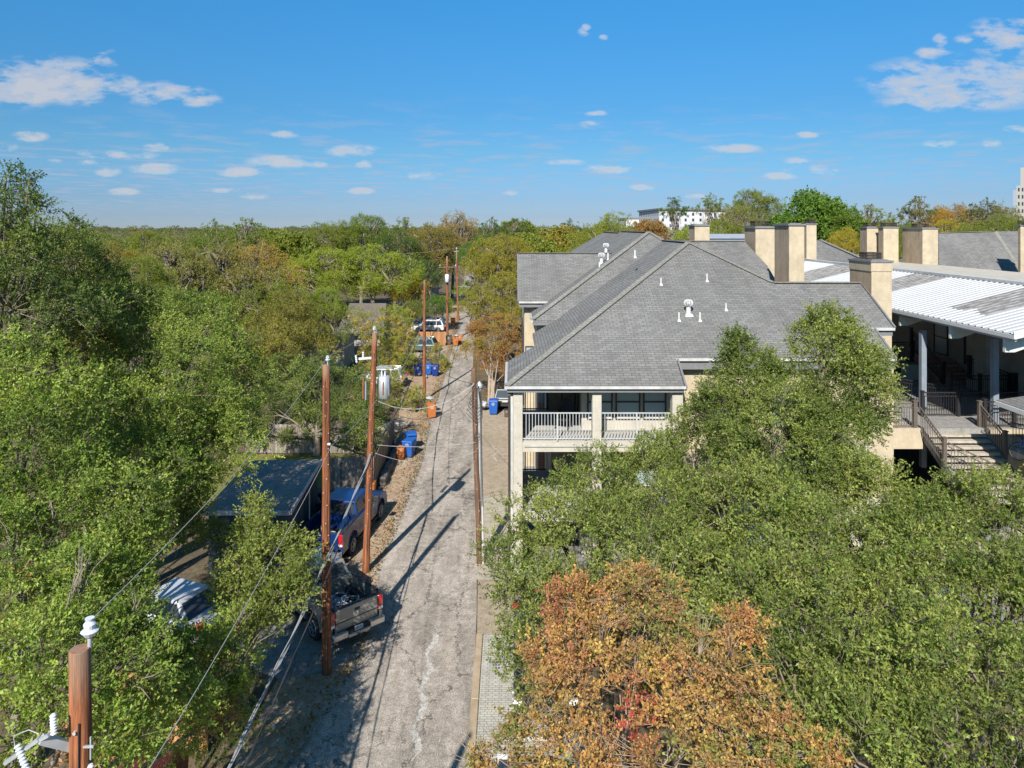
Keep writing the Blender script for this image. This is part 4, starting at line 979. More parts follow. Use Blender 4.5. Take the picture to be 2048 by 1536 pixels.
def left_buildings():
    # dark-roofed shed by the alley
    B=empty('shed',(-11.2,31.4,0),0,'low shed with dark shingle roof and white edge trim left of the pick-ups','shed')
    M0=Matrix.Translation((11.2,-31.4,0))
    def P(mb,n,m,p=B,**k): return mb.xf(M0).build(n,M[m],p,**k)
    a=at(405,1024,z=2.75); b=at(580,1024,z=2.75); c=at(643,918,z=2.95); d=at(500,921,z=2.95)
    P(MB().slab([tuple(a),tuple(b),tuple(c),tuple(d)],.1),'roof','shingle_dark')
    P(MB().bar(a+Vector((0,-.04,-.03)),b+Vector((.03,-.04,-.03)),.05,.17).bar(b+Vector((.04,0,-.03)),c+Vector((.04,0,-.03)),.05,.17),'edge_trim','gutter')
    w=MB(); ins=.15
    w.prism([(a.x+ins,a.y+.2,0),(b.x-ins,b.y+.2,0),(c.x-ins,c.y-.1,0),(d.x+ins,d.y-.1,0)],(0,0,2.62)); P(w,'wall','shedwall')
    P(MB().tube([(b.x+.02,b.y+2.6,2.65),(b.x+.02,b.y+2.6,.1)],.035,6),'downspout','gutter')
    q=at(508,948,z=2.9); o=P(MB().cyl((q.x,q.y,2.8),.05,.5,10),'vent_pipe','white'); P(MB().box(q.x-.18,q.x+.18,q.y-.18,q.y+.18,2.87,2.93),'flashing','white',o)
    P(MB().box(a.x+1.2,a.x+1.9,a.y+.155,a.y+.195,1.0,1.9),'window','glassblind'); P(MB().box(b.x-1.6,b.x-.7,b.y+.155,b.y+.195,.05,2.05),'door','windowframe')
    # brown-roofed house in the trees
    B=empty('house',(-19,88,0),0,'brown shingled house roof in tree shade behind the bamboo','house')
    x0=at(690,660,88).x; x1=at(772,660,88).x
    MB().slab([(x0+19,-5,1.5),(x1+19.6,-5,1.5),(x1+18.6,2.5,4.35),(x0+19,2.5,4.35)],.15).slab([(x0+19,2.5,4.35),(x1+18.6,2.5,4.35),(x1+19.6,8,2.4),(x0+19,8,2.4)],.15).build('roof',M['shingle_brown'],B)
    MB().box(x0+19.3,x1+19.0,-4.2,7.5,0,1.75).build('wall',M['stucco_pale'],B)
    # pale garage roof strip lower left of it
    B=empty('house',(-25,71,0),0,'low pale-roofed outbuilding glimpsed below the brown shingle roof','outbuilding')
    MB().slab([(4.6,-1,3.0),(8.6,-1,3.0),(8.6,4,3.3),(4.6,4,3.3)],.12).build('roof',M['gutter'],B); MB().box(4.8,8.4,-.8,3.8,0,2.85).build('wall',M['stucco_pale'],B)
    # dark house by the fourth pole
    B=empty('house',(-18,128,0),0,'grey gabled house with a pale rake board behind the fourth utility pole','house')
    MB().slab([(-3,0,7.5),(3,0,7.5),(3,9,4.0),(-3,9,4.0)],.2).prism([(-1,-.1,7.0),(4.8,-.1,4.0),(4.8,-.1,3.8),(-1,-.1,6.7)],(0,.1,0)).build('roof',M['shingle_brown'],B)
    MB().prism([(-3.5,0,0),(4,0,0),(4,0,4.2),(-1,0,6.6),(-3.5,0,5.5)],(0,8,0)).build('wall',M['steelblue'],B)
    B=empty('house',(-22.5,150,0),0,'small white gabled house between the trees near the wires','house')
    MB().box(-1.6,2.8,0,6,0,8.6).build('wall',M['whitewall'],B); MB().slab([(-2,-.4,8.4),(3.2,-.4,8.4),(3.2,3,10),(-2,3,10)],.2).build('roof',M['shingle_brown'],B)
    # far white flats with rows of windows
    B=empty('apartment_block',(80,420,0),0,'far white four-storey flats with rows of small windows above the trees','apartment block')
    a=at(1318,420,440); b=at(1452,418,455); c=at(1278,427,500)
    zt=a.z
    MB().prism([(a.x-80,a.y-420,0),(b.x-80,b.y-420,0),(b.x-75,b.y-360,0),(c.x-80,c.y-420,0)],(0,0,zt)).build('wall',M['whitewall'],B)
    MB().prism([(a.x-80.6,a.y-421,zt),(b.x-79,b.y-421,zt),(b.x-74,b.y-359,zt),(c.x-81,c.y-419,zt)],(0,0,1.1)).build('roof_band',M['fascia'],B)
    for p,q,n in ((c,a,11),(a,b,9)):
        dn=Vector((q.x-p.x,q.y-p.y,0)); nn=Vector((dn.y,-dn.x,0)).normalized()*.06
        for i in range(n):
            for fl in range(4):
                t=(i+.5)/n; cc=Vector((p.x,p.y,0))+dn*t; w=dn.normalized()*.75; z0=zt-3.4-fl*3.6
                if z0<4: continue
                e=[cc-w+nn,cc+w+nn]
                MB().prism([(e[0].x-80,e[0].y-420,z0),(e[1].x-80,e[1].y-420,z0),(e[1].x-80,e[1].y-420,z0+1.8),(e[0].x-80,e[0].y-420,z0+1.8)],tuple(nn*.5)).build('window',M['glassdark'],B)
    B=empty('apartment_block',(90,520,0),0,'low white block just left of the far white flats','apartment block')
    a=at(1252,438,540); MB().box(a.x-90,a.x-72,20,60,0,a.z).build('wall',M['whitewall'],B); MB().box(a.x-90.5,a.x-71.5,19.5,60.5,a.z,a.z+1).build('roof',M['fascia'],B)
    # tower at the right edge
    B=empty('office_tower',(430,600,0),0,'pale stepped office tower cut by the right edge of the view','tower')
    a=at(2033,371,600); b=at(2041,335,600); c=at(2026,380,600)
    k=1+40/600
    def pr(x0,x1,z0,z1,nm,m): MB().prism([(x0-430,0,z0),(x1-430,0,z0),(x1*k-430,40,z0),(x0*k-430,40,z0)],(0,0,z1-z0)).build(nm,M[m],B)
    pr(a.x,480,0,a.z,'wall','towerwall'); pr(b.x,480,a.z,b.z,'upper_wall','towerwall'); pr(c.x,a.x-.1,0,c.z,'side_shaft','slate')
    for i in range(3):
        for f in range(6): MB().box(a.x-430+1.2+i*3.2,a.x-430+2.6+i*3.2,-.1,0.05,a.z-5-f*6,a.z-2-f*6).build('window',M['glassdark'],B)
    for px,py,d,w,l in ((1893,443,190,7,'small white house gable among the orange trees right of the chimneys'),(1870,437,240,8,'pale roofed house behind the white gable among the trees'),(2046,445,230,10,'white house wall at the far right below the tower')):
        B=empty('house',at(px,py,d).xy[:]+(0,),0,l,'house'); z=at(px,py,d).z
        MB().prism([(-w/2,0,0),(w/2,0,0),(w/2,0,z-1.8),(0,0,z),(-w/2,0,z-1.8)],(0,7,0)).build('wall',M['whitewall'],B)
        MB().slab([(-w/2-.3,-.3,z-1.85),(0,-.3,z+.1),(0,7.3,z+.1),(-w/2-.3,7.3,z-1.85)],.15).slab([(w/2+.3,-.3,z-1.85),(0,-.3,z+.1),(0,7.3,z+.1),(w/2+.3,7.3,z-1.85)],.15).build('roof',M['shingle_brown'],B)

def fence_run(name,label,p,q,h,mat,group=None,rail=True,seed=1,cat='fence'):
    p=Vector((*p,0)); q=Vector((*q,0)); d=q-p; L=d.length; root=empty(name,p,math.atan2(d.y,d.x),label,cat,group); r=random.Random(seed)
    b=MB(); x=0
    while x<L:
        z=h+r.uniform(-.03,.03); y=r.uniform(-.006,.006); b.box(x,x+.132,y,y+.02,.04,z); x+=.14
    b.build('plank_panel',M[mat],root)
    t=MB()
    for z in (.35,h-.35): t.box(0,L,.03,.07,z,z+.09)
    t.build('rail',M[mat],root)
    n=int(L/2.4)+1
    for i in range(n+1):
        x=min(i*2.4,L-.05); MB().box(x-.05,x+.05,.075,.17,0,h-.05).build('post',M[mat],root)
    return root
# ------------------------------------------------------------ poles, wires
def strain_insulator(root,p,q,r=.05,n=7,name='insulator'):
    p=Vector(p);q=Vector(q); pts=[];rs=[]
    for i in range(n*2+1):
        pts.append(p.lerp(q,i/(n*2))); rs.append(r if i%2 else r*.62)
    return MB().tube(pts,rs,12,smooth=False).build(name,M['insul'],root)
def pole(x,y,h,r0,r1,label,mat='pole',lean=(0,0),seed=0,bolts=12,ground=0):
    root=empty('utility_pole',(x,y,ground),0,label,'utility pole','wooden utility poles along the alley')
    pts=[];rs=[];n=14; rr=random.Random(seed)
    for i in range(n+1):
        t=i/n; pts.append((lean[0]*t+rr.uniform(-.008,.008),lean[1]*t+rr.uniform(-.008,.008),-.2+(h+.2)*t)); rs.append((r0+(r1-r0)*t)*(1+rr.uniform(-.015,.015)))
    pts.append((pts[-1][0],pts[-1][1],h+.012)); rs.append(r1*.93)
    MB().tube(pts,rs,20).build('shaft',M[mat],root)
    b=MB()
    for i in range(bolts):
        z=h*(.2+.78*i/bolts)+rr.uniform(-.1,.1); a=rr.uniform(-2.4,-.7); r=(r0+(r1-r0)*z/h)
        cx,cy=lean[0]*z/h,lean[1]*z/h
        b.tube([(cx+math.cos(a)*r*.9,cy+math.sin(a)*r*.9,z),(cx+math.cos(a)*(r+.02),cy+math.sin(a)*(r+.02),z)],.018,6)
    (b.each('bolt',M['bolt'],root) if 0 else b.build('bolt_pattern',M['bolt'],root))
    c=MB(); a=-1.2; pp=[(lean[0]*t+math.cos(a)*((r0+(r1-r0)*t)+.008),lean[1]*t+math.sin(a)*((r0+(r1-r0)*t)+.008),h*t) for t in (0,.25,.5,.75,.93)]
    c.tube(pp,.007,4); c.build('ground_wire',M['wiredark'],root)
    return root
def top_insulator(root,x,y,z,big=False):
    k=1.0 if not big else 1.5
    MB().cyl((x,y,z),.022*k,.14*k,8).build('pin',M['galv'],root)
    MB().tube([(x,y,z+.12*k),(x,y,z+.17*k),(x,y,z+.19*k),(x,y,z+.24*k),(x,y,z+.27*k),(x,y,z+.30*k)],[.05*k,.085*k,.05*k,.06*k,.035*k,.045*k],14,smooth=False).build('insulator',M['insul'],root)
def wire(label,p,q,sag=.3,r=.010,m='wire',n=24,group='wires strung between the poles',extra=None,cat='wire',name='overhead_wire'):
    p=Vector(p);q=Vector(q); pts=[]
    for i in range(n+1):
        t=i/n; c=p.lerp(q,t); c.z-=sag*4*t*(1-t); pts.append(c)
    mb=MB(); mb.tube(pts,r,6)
    if extra:
        for k in range(extra):
            mb.tube([c+Vector((math.sin(i*.9+k*2.1)*r*1.9,0,math.cos(i*.9+k*2.1)*r*1.9)) for i,c in enumerate(pts)],r*.7,5)
    o=mb.build(name,M[m]); tag(o,label,cat,group); return o

def build_poles():
    p0=Vector((-6.25*7.2/10.3,7.2,0)); p0.x=(161-CX)*7.2/F
    A=pole(p0.x,p0.y,9.72,.135,.098,'nearest reddish wooden pole, cut by the bottom left corner, with pale fibreglass arm','pole',seed=1)
    top_insulator(A,.07,.04,9.72,False)
    # arm to the left with two ribbed insulators
    e=at(78,1478,7.0)-p0; e.z=at(78,1478,7.0).z; s=Vector((-.09,-.02,at(142,1500,7.1).z-.02))
    MB().bar(s,(e.x+.02,e.y,e.z),.07,.08).build('fibreglass_arm',M['galv'],A)
    MB().bar((e.x,e.y,e.z),(e.x-.30,e.y-.05,e.z-.20),.045,.03).bar((e.x+.02,e.y,e.z),(e.x+.12,e.y-.02,e.z+.06),.05,.03).build('arm_bracket',M['galv'],A)
    strain_insulator(A,(e.x+.18,e.y-.05,e.z+.08),(e.x+.17,e.y-.05,e.z+.28),.032,7); strain_insulator(A,(e.x-.18,e.y-.05,e.z-.02),(e.x-.05,e.y-.10,e.z-.24),.036,8)
    strain_insulator(A,(.12,-.03,8.58),(.17,-.05,8.2),.032,9); MB().tube([(.115,-.02,8.62),(.115,-.02,8.85)],.01,5).bar((.06,-.06,8.78),(.17,-.06,8.78),.02).build('cutout_bracket',M['galv'],A)
    MB().tube([(e.x,e.y,e.z+.05),(e.x-.1,e.y,e.z+.09),(e.x-.25,e.y,e.z+.03),(e.x-.2,e.y-.05,e.z-.05)],.006,4).tube([(-.1,-.06,8.50),(0,-.11,8.47),(.045,-.11,8.44),(.05,-.11,8.2)],.006,4).build('jumper_wire',M['wire'],A)
    P1=pole(-5.82,22.3,9.68,.15,.115,'dark-stained wooden pole standing beside the grey pick-up','pole',lean=(-.02,0),seed=2,bolts=16)
    MB().box(-.05,-.02,-.155,-.12,.3,9.2).build('conduit',M['pole'],P1); top_insulator(P1,.03,0,9.68)
    a=at(664,890,22.1); strain_insulator(P1,(.06,-.12,a.z),(.16,-.16,a.z+.01),.045,2)
    P2=pole(-5.95,28.85,9.72,.15,.105,'wooden pole with big grey transformer between the two pick-ups','pole',lean=(.38,0),seed=3,bolts=16)
    top_insulator(P2,.36,0,9.70); top_insulator(P2,.42,.05,9.45)
    # transformer can, bracket and arm
    T=at(768,795,29.2); tx,ty,tz=T.x+5.95,.35,T.z
    MB().tube([(tx,ty,tz-.02),(tx,ty,tz),(tx,ty,tz+.86),(tx,ty,tz+.9)],[.2,.235,.235,.18],20).build('transformer',M['galv'],P2)
    k=MB()
    for j,aa in enumerate((-.5,.3,1.1,1.9,2.7,3.5)): k.bar((tx+.25*math.cos(aa),ty+.25*math.sin(aa),tz+.1),(tx+.25*math.cos(aa),ty+.25*math.sin(aa),tz+.8),.03)
    k.box(-.3+.28,-.24+.28,-.05,.05,tz+.0,tz+.75).build('cooling_fin',M['steelblue'],P2)
    MB().box(-.12,-.06,-.06,.02,tz+.05,tz+.85).box(.55+.12,.6+.12,.1,.2,tz+.15,tz+.7).build('side_bracket',M['pole'],P2)
    MB().tube([(tx+.05,ty-.05,tz+.88),(tx+.05,ty-.05,tz+1.1)],[.05,.02],8,smooth=False).tube([(tx-.1,ty+.05,tz+.88),(tx-.1,ty+.05,tz+1.1)],[.05,.02],8).build('bushing',M['insul'],P2)
    q=at(712,718,28.8); s=at(745,716,28.8); MB().bar((s.x+5.95,0,s.z),(q.x+5.95+.1,0,q.z),.07,.09).build('fibreglass_arm',M['white'],P2)
    strain_insulator(P2,(q.x+5.95+.02,0,q.z-.16),(q.x+5.95-.02,0,q.z+.14),.05,4); strain_insulator(P2,(q.x+5.95+.28,0,q.z+.02),(q.x+5.95+.28,0,q.z+.28),.045,3)
    P3=pole(-7.12,57.6,9.74,.15,.095,'slim reddish pole rising beside the leaning orange cart','pole',lean=(.03,0),seed=4)
    P4=pole(-7.85,86.4,10.5,.16,.11,'reddish pole with crossarm and pale transformer can beside the car park','pole',lean=(-.05,0),seed=5)
    MB().bar((-1.05,-.1,9.15),(1.15,-.1,9.2),.12,.13).build('crossarm',M['polegrey'],P4)
    MB().tube([(-.02,-.32,7.35),(-.02,-.32,7.4),(-.02,-.32,8.25),(-.02,-.32,8.35)],[.2,.26,.26,.15],16).build('transformer',M['insul'],P4)
    for i,x in enumerate((-.9,1.0)): top_insulator(P4,x,-.1,9.2)
    P5=pole(-8.1,107,10.6,.17,.12,'farthest leaning pole at the end of the alley, topped by pale fittings','pole',lean=(-.25,0),seed=6)
    top_insulator(P5,-.25,0,10.55,True); MB().bar((-.6,0,10.4),(.1,0,10.45),.06).build('bracket',M['galv'],P5)
    PR_=pole(-1.33,29.6,8.1,.135,.10,'weathered service pole on the right kerb with a grey conduit beside it','polegrey',lean=(-.28,.1),seed=7)
    c=MB(); c.tube([(.02,.05,0),(-.05,.06,7.15)],.055,10); c.build('conduit',M['galv'],PR_,)
    c=MB(); c.tube([(.02,.08,0),(-.03,.16,7.3)],.075,10).tube([(-.03,.16,7.3),(-.03,.16,7.42),(-.03,.16,7.55)],[.13,.14,.03],10); co=c.build('weatherhead',M['galv'],PR_)
    MB().tube([(.13,-.05,0),(.10,-.05,2.4)],.05,8).build('guard_pipe',M['gutter'],PR_); MB().tube([(-.10,-.11,7.5),(.05,-.12,6.4),(.08,-.12,4.2),(.13,-.10,2.4)],.02,6).build('riser_cable',M['wiredark'],PR_)
    lp=MB()
    for k in range(5):
        z=6.9-.15*k; lp.tube([(-.25,-.05,z+.3),(-.42-.04*k,-.1,z),(-.2,-.15,z-.35),(.1,-.1,z-.2),(.0,.1,7.2)],.014,5)
    for k in range(2): lp.tube([(-.13+.13*math.cos(a*.63),-.14,5.25+.13*k+.13*math.sin(a*.63)) for a in range(11)],.009,4)
    lp.build('cable_loop',M['wiredark'],PR_)
    Tp=lambda P,dx,dy,z:Vector((P.location.x+dx,P.location.y+dy,z))
    n1=at(664,890,22.15); n2=at(752,802,28.7)
    t0=Tp(A,.07,.04,9.98); t1=Tp(P1,.03,0,9.95); t2=Tp(P2,.36,0,9.98)
    wire('thin top wire from the nearest pole to the pole by the grey pick-up',t0,t1,.25,.006)
    wire('thin top wire from the pole by the grey pick-up to the transformer pole',t1,t2,.1,.006)
    n0=at(200,1700,8.0); wire('thin neutral wire slanting down to the lower left from the grey pick-up pole',n0,n1,.2,.008)
    wire('thin neutral wire linking the grey pick-up pole and the transformer pole',n1,n2,.12,.008)
    c2=at(742,908,28.6); wire('thick twisted service cable slanting to the bottom edge',at(415,1620,12.5),c2,.28,.022,extra=2)
    wire('second thinner cable beside the thick twisted one',at(448,1620,12.2),c2+Vector((.02,0,-.08)),.42,.012,m='wiredark',extra=1)
    wire('dark cable climbing from the transformer pole to the slim third pole',c2+Vector((.1,0,.3)),at(848,682,57.4),.9,.02,m='wiredark',extra=1)
    wire('upper thin cable from the transformer pole to the slim third pole',n2,at(846,640,57.4),.7,.012)
    g=at(948,768,29.5)
    wire('thick pale service drop sagging across the lane, upper one',n2+Vector((.1,0,-.02)),g,.62,.010,extra=1)
    wire('dark service drop sagging across the lane just under the thick pale one',n2+Vector((.1,0,-.1)),g+Vector((0,0,-.15)),.95,.010,m='wiredark')
    wire('straight thin line crossing the lane at mid-height of the kerb pole',at(754,890,28.7),at(952,885,29.5),.12,.010)
    wire('sagging low cable crossing the lane to the kerb pole',at(750,906,28.6),at(952,903,29.5),.42,.009)
    wire('long dark pair running from the kerb pole towards the slim third pole',g,at(850,800,57.5)+Vector((0,0,3.6)),.4,.012,m='wiredark')
    t3=Tp(P3,.03,0,9.74); t4=Tp(P4,-.9,-.1,9.45); t5=Tp(P5,-.25,0,10.9)
    wire('top wire from the transformer pole away to the slim third pole',t2,t3,.35,.006); wire('top wire from the slim third pole to the crossarm pole',t3,t4,.3,.007)
    wire('wire from the crossarm pole to the farthest pole',Tp(P4,1,-.1,9.45),t5,.2,.008); wire('wire leaving the farthest pole to the left over the trees',t5,t5+Vector((-14,-4,-1.0)),.25,.012); wire('wire leaving the farthest pole to the right over the trees',t5,t5+Vector((13,8,-.6)),.3,.012)
    wire('cable from the slim third pole to the crossarm pole, lower one',at(848,690,57.4),at(893,600,86.3),.8,.02,m='wiredark',extra=1)

# ------------------------------------------------------------ vehicles
def wheel(root,x,y,r=.40,w=.26,s=1,spokes=6):
    o=MB().tube([(x,y-w/2,r),(x,y-w/2+.03,r),(x,y+w/2-.03,r),(x,y+w/2,r)],[r*.94,r,r,r*.94],26,smooth=False).build('wheel',M['tyre'],root)
    yo=y+s*(w/2+.004)
    k=MB().tube([(x,yo-s*.02,r),(x,yo-s*.004,r)],[r*.66,r*.62],22,smooth=False).build('rim',M['blackplastic'],o)
    sp=MB()
    for i in range(spokes):
        a=i*2*math.pi/spokes; sp.bar((x,yo+s*.008,r),(x+math.cos(a)*r*.6,yo+s*.004,r+math.sin(a)*r*.6),.03,.07,up=(0,1,0))
    sp.tube([(x,yo,r),(x,yo+s*.03,r)],.07,10); 
    sp.tube([(x+r*.62*math.cos(a*math.pi/10),yo+s*.004,r+r*.62*math.sin(a*math.pi/10)) for a in range(21)],.018,5,cap=False)
    sp.build('spoke_ring',M['rim'],o)
def arch_profile(pts_top, wx, r, zb, x0, x1):
    """closed side outline: top line then bottom with round wheel openings"""
    out=list(pts_top); x=x1
    for c in sorted(wx,reverse=True):
        out.append((c+r,zb)); 
        for i in range(1,10): a=math.pi*i/10; out.append((c+r*math.cos(a),zb+r*.98*math.sin(a)))
        out.append((c-r,zb))
    return out
def greenhouse(root,x,w,z0,z1,paint,glass='glassdark',top_in=.17,side_split=(),rear_brow=.0):
    """x=(rear base, rear top, front top, front base)"""
    a,b,c,d=x; wi=w-top_in
    g=MB().add([(a,-w,z0),(d,-w,z0),(d,w,z0),(a,w,z0),(b,-wi,z1),(c,-wi,z1),(c,wi,z1),(b,wi,z1)],[(4,5,6,7),(0,1,5,4),(1,2,6,5),(2,3,7,6),(3,0,4,7)])
    cab=g.build('cab',M[paint],root,bevel=.045,seg=2)
    def onface(P,u0,u1,v0,v1,off,name,par):
        P=[Vector(p) for p in P]; n=(P[1]-P[0]).cross(P[3]-P[0]).normalized()*off
        f=lambda u,v:(P[0].lerp(P[1],u)).lerp(P[3].lerp(P[2],u),v)+n
        return MB().prism([f(u0,v0),f(u1,v0),f(u1,v1),f(u0,v1)],tuple(n*.6)).build(name,M[glass],par)
    for s in (-1,1):
        f=[(a,s*w,z0),(d,s*w,z0),(c,s*wi,z1),(b,s*wi,z1)]
        if s<0: sp=f; off=.008
        else: sp=[f[1],f[0],f[3],f[2]]; off=.008
        cuts=[.05]+list(side_split)+[.93]
        for u0,u1 in zip(cuts,cuts[1:]):
            if s<0: onface(sp,u0+.012,u1-.012,.10,.86,off,'side_window',cab)
            else: onface(sp,1-u1+.012,1-u0-.012,.10,.86,off,'side_window',cab)
    onface([(a,w,z0),(a,-w,z0),(b,-wi,z1),(b,wi,z1)],.07,.93,.12,.85,.008,'rear_window',cab)
    onface([(d,-w,z0),(d,w,z0),(c,wi,z1),(c,-wi,z1)],.05,.95,.06,.92,.008,'windscreen',cab)
    return cab
def pickup(label,loc,rz,paint,seed=0,emblem=False,bumper='chrome',ribs=False):
    R=empty('pickup_truck',loc,rz,label,'pick-up truck')
    top=[(.02,1.36),(1.98,1.38),(2.0,1.34),(4.15,1.30),(4.25,1.26),(5.2,1.20),(5.72,1.08),(5.85,.80),(5.85,.52)]
    bot=arch_profile([], (1.22,4.9), .52, .50, .02, 5.85)
    prof=[(.02,.52)]+top+[(5.8,.50)]+bot[0:]
    side=[(x,z) for x,z in prof]
    body=MB()
    for y0,y1 in ((-1.0,-.90),(.90,1.0)): body.prism([(x,y0,z) for x,z in side],(0,y1-y0,0))
    b=body.build('body',M[paint],R,bevel=.02,seg=2)
    ctr=MB().prism([(1.99,-.899,z) if 0 else (x,-.899,z) for x,z in [(1.99,.55),(1.99,1.335),(4.15,1.305),(4.3,1.27),(5.2,1.21),(5.70,1.09),(5.83,.80),(5.83,.55)]],(0,1.798,0))
    ctr.build('hood',M[paint],R,bevel=.02)
    fl=MB().box(.1,1.98,-.895,.895,.70,.78); fl.box(.45,1.95,-.88,-.66,.78,.98); fl.box(.45,1.95,.66,.88,.78,.98)
    for k in range(9): fl.box(.12,1.96,-.60+k*.14,-.54+k*.14,.78,.795)
    fl.build('bed_liner',M['blackplastic'],R)
    MB().box(1.93,1.985,-.89,.89,.79,1.36).build('bed_bulkhead',M[paint],R)
    r=MB(); r.box(.04,1.96,-.985,-.86,1.385,1.405); r.box(.04,1.96,.86,.985,1.385,1.405); r.box(.0,.12,-.85,.85,1.385,1.40)
    if ribs:
        for s in (-1,1):
            for k in range(4): r.box(.2,.75,s*.93-.045+k*.022,s*.93-.035+k*.022,1.405,1.415)
    r.build('bed_rail',M['blackplastic'],R)
    tg=MB().box(.0,.09,-.80,.80,.66,1.38); tg=tg.build('tailgate',M[paint],R,bevel=.015)
    MB().box(-.012,-.0,-.78,.78,.93,.95).build('crease',M['blackplastic'],tg)
    MB().box(-.02,-.002,-.09,.09,1.18,1.23).build('handle',M['blackplastic'],tg)
    if emblem:
        e=MB(); y0=0; z0=1.08
        e.prism([(-.02,-.05,z0+.06),(-.02,.05,z0+.06),(-.02,.02,z0-.07),(-.02,-.02,z0-.07)],(-.008,0,0))
        for s in (-1,1): e.tube([(-.024,s*.02,z0+.06),(-.024,s*.075,z0+.075),(-.024,s*.10,z0+.02),(-.024,s*.07,z0-.03),(-.024,s*.05,z0+.01)],.013,6)
        e.build('emblem',M['chrome'],tg)
        t=MB()
        for i in range(7): t.box(-.014,-.002,.45+i*.035,.475+i*.035,.99,1.02)
        for i in range(6): t.box(-.014,-.002,-.72+i*.035,-.695+i*.035,1.16,1.19)
        t.build('badge_lettering',M['chrome'],tg)
    bp=MB(); bp.prism([(-.02,-.97,.66),(-.02,-.97,.46),(-.13,-.90,.46),(-.17,-.5,.46),(-.17,-.5,.66),(-.12,-.92,.66)],(0,0,.001))
    bp=MB()
    for (y0,y1,z0,z1) in ((-.98,-.42,.44,.66),(.42,.98,.44,.66),(-.42,.42,.40,.52)): bp.box(-.17,.01,y0,y1,z0,z1)
    bp=bp.build('bumper',M[bumper],R,bevel=.03,seg=2)
    MB().box(-.10,-.02,-.40,.40,.53,.65).build('bumper_step',M['blackplastic'],bp)
    MB().box(-.125,-.105,-.155,.155,.545,.695).build('licence_plate',M['gutter'],bp); MB().box(-.128,-.126,-.12,.12,.575,.665).build('plate_panel',M['slate'],bp)
    MB().bar((-.3,0,.40),(0,0,.42),.06).ball((-.28,0,.46),.03).build('tow_ball',M['blackplastic'],bp)
    for s in (-1,1):
        a,c=sorted((s*.812,s*1.008)); tl=MB().box(-.005,.10,a,c,.84,1.34).build('tail_light',M['redlamp'],R,bevel=.02)
        a,c=sorted((s*.83,s*1.0)); MB().box(-.012,-.004,a+.01,c-.01,.86,.95).build('reverse_lamp',M['clearlamp'],tl)
        a,c=sorted((s*.62,s*.97)); MB().box(5.80,5.87,a,c,.78,1.0).build('headlight',M['clearlamp'],R)
        m=MB().box(3.75,3.95,min(s*1.02,s*1.28),max(s*1.02,s*1.28),1.28,1.55).bar((3.85,s*.93,1.32),(3.85,s*1.05,1.36),.06).build('wing_mirror',M['blackplastic'],R,bevel=.03)
        for x in (2.05,3.08,4.05): MB().box(x,x+.012,min(s*1.0,s*1.003),max(s*1.0,s*1.003),.58,1.30).build('door_seam',M['blackplastic'],R)
        for x in (2.95,3.95): MB().box(x-.3,x-.08,min(s*1.0,s*1.03),max(s*1.0,s*1.03),1.14,1.18).build('door_handle',M['chrome'],R)
        MB().box(1.85,4.2,min(s*.9,s*1.06),max(s*.9,s*1.06),.38,.44).build('running_board',M['blackplastic'],R)
        for x in (1.22,4.9):
            wheel(R,x,s*.86,.41,.27,s)
            w=MB().tube([(x+.54*math.cos(a*math.pi/12),s*1.0,.50+.53*math.sin(a*math.pi/12)) for a in range(13)],.02,5,cap=False).build('arch_trim',M[paint],R)
    cab=greenhouse(R,(1.99,2.16,3.72,4.32),.90,1.31,1.90,paint,side_split=(.48,))
    MB().box(2.12,2.2,-.16,.16,1.895,1.925).build('brake_lamp',M['redlamp'],cab)
    if ribs:
        rb=MB()
        for y in (-.5,-.25,0,.25,.5): rb.box(2.25,3.65,y-.02,y+.02,1.905,1.913)
        rb.build('roof_ridge',M[paint],cab)
    return R
def car(label,loc,rz,paint,kind='suv',cat='car'):
    R=empty('parked_car',loc,rz,label,cat)
    L=4.5 if kind!='sedan' else 4.7; zt=1.62 if kind=='suv' else 1.42; w=.90; zb=.95 if kind=='suv' else .88
    top=[(.05,.55),(.0,.8),(.12,zb),(3.2,zb-.02),(L-.25,zb-.18),(L-.02,.70),(L,.45),(L-.1,.34)]
    prof=top+arch_profile([],(.85,L-.95),.37,.32,0,L)+[(.1,.34)]
    MB().prism([(x,-w,z) for x,z in prof],(0,2*w,0)).build('body',M[paint],R,bevel=.07,seg=2)
    x=(.08,.45,2.7,3.45) if kind=='suv' else (.55,1.15,2.6,3.4)
    cab=greenhouse(R,x,w-.05,zb-.03,zt,paint,side_split=(.30,.62),top_in=.2)
    if kind=='suv':
        for s in (-1,1): MB().tube([(.55,s*.60,zt+.01),(.7,s*.60,zt+.06),(2.4,s*.60,zt+.06),(2.55,s*.60,zt+.01)],.022,6).build('roof_rail',M['chrome'],cab)
    for s in (-1,1):
        a,c=sorted((s*.64,s*.93)); MB().box(-.03,.14,a,c,.72,1.0).build('tail_light',M['redlamp'],R,bevel=.02); MB().box(L-.16,L-.0,a,c,.56,.72).build('headlight',M['clearlamp'],R,bevel=.02)
        MB().box(2.75,2.9,min(s*.9,s*1.05),max(s*.9,s*1.05),.96,1.10).build('wing_mirror',M[paint],R,bevel=.03)
        for xx in (.85,L-.95): wheel(R,xx,s*.80,.33,.21,s,5)
    MB().box(-.05,.05,-.8,.8,.38,.58).build('bumper',M['blackplastic'],R,bevel=.03)
    MB().box(-.02,-.001,-.22,.22,.70,.82).build('licence_plate',M['gutter'],R)
    return R
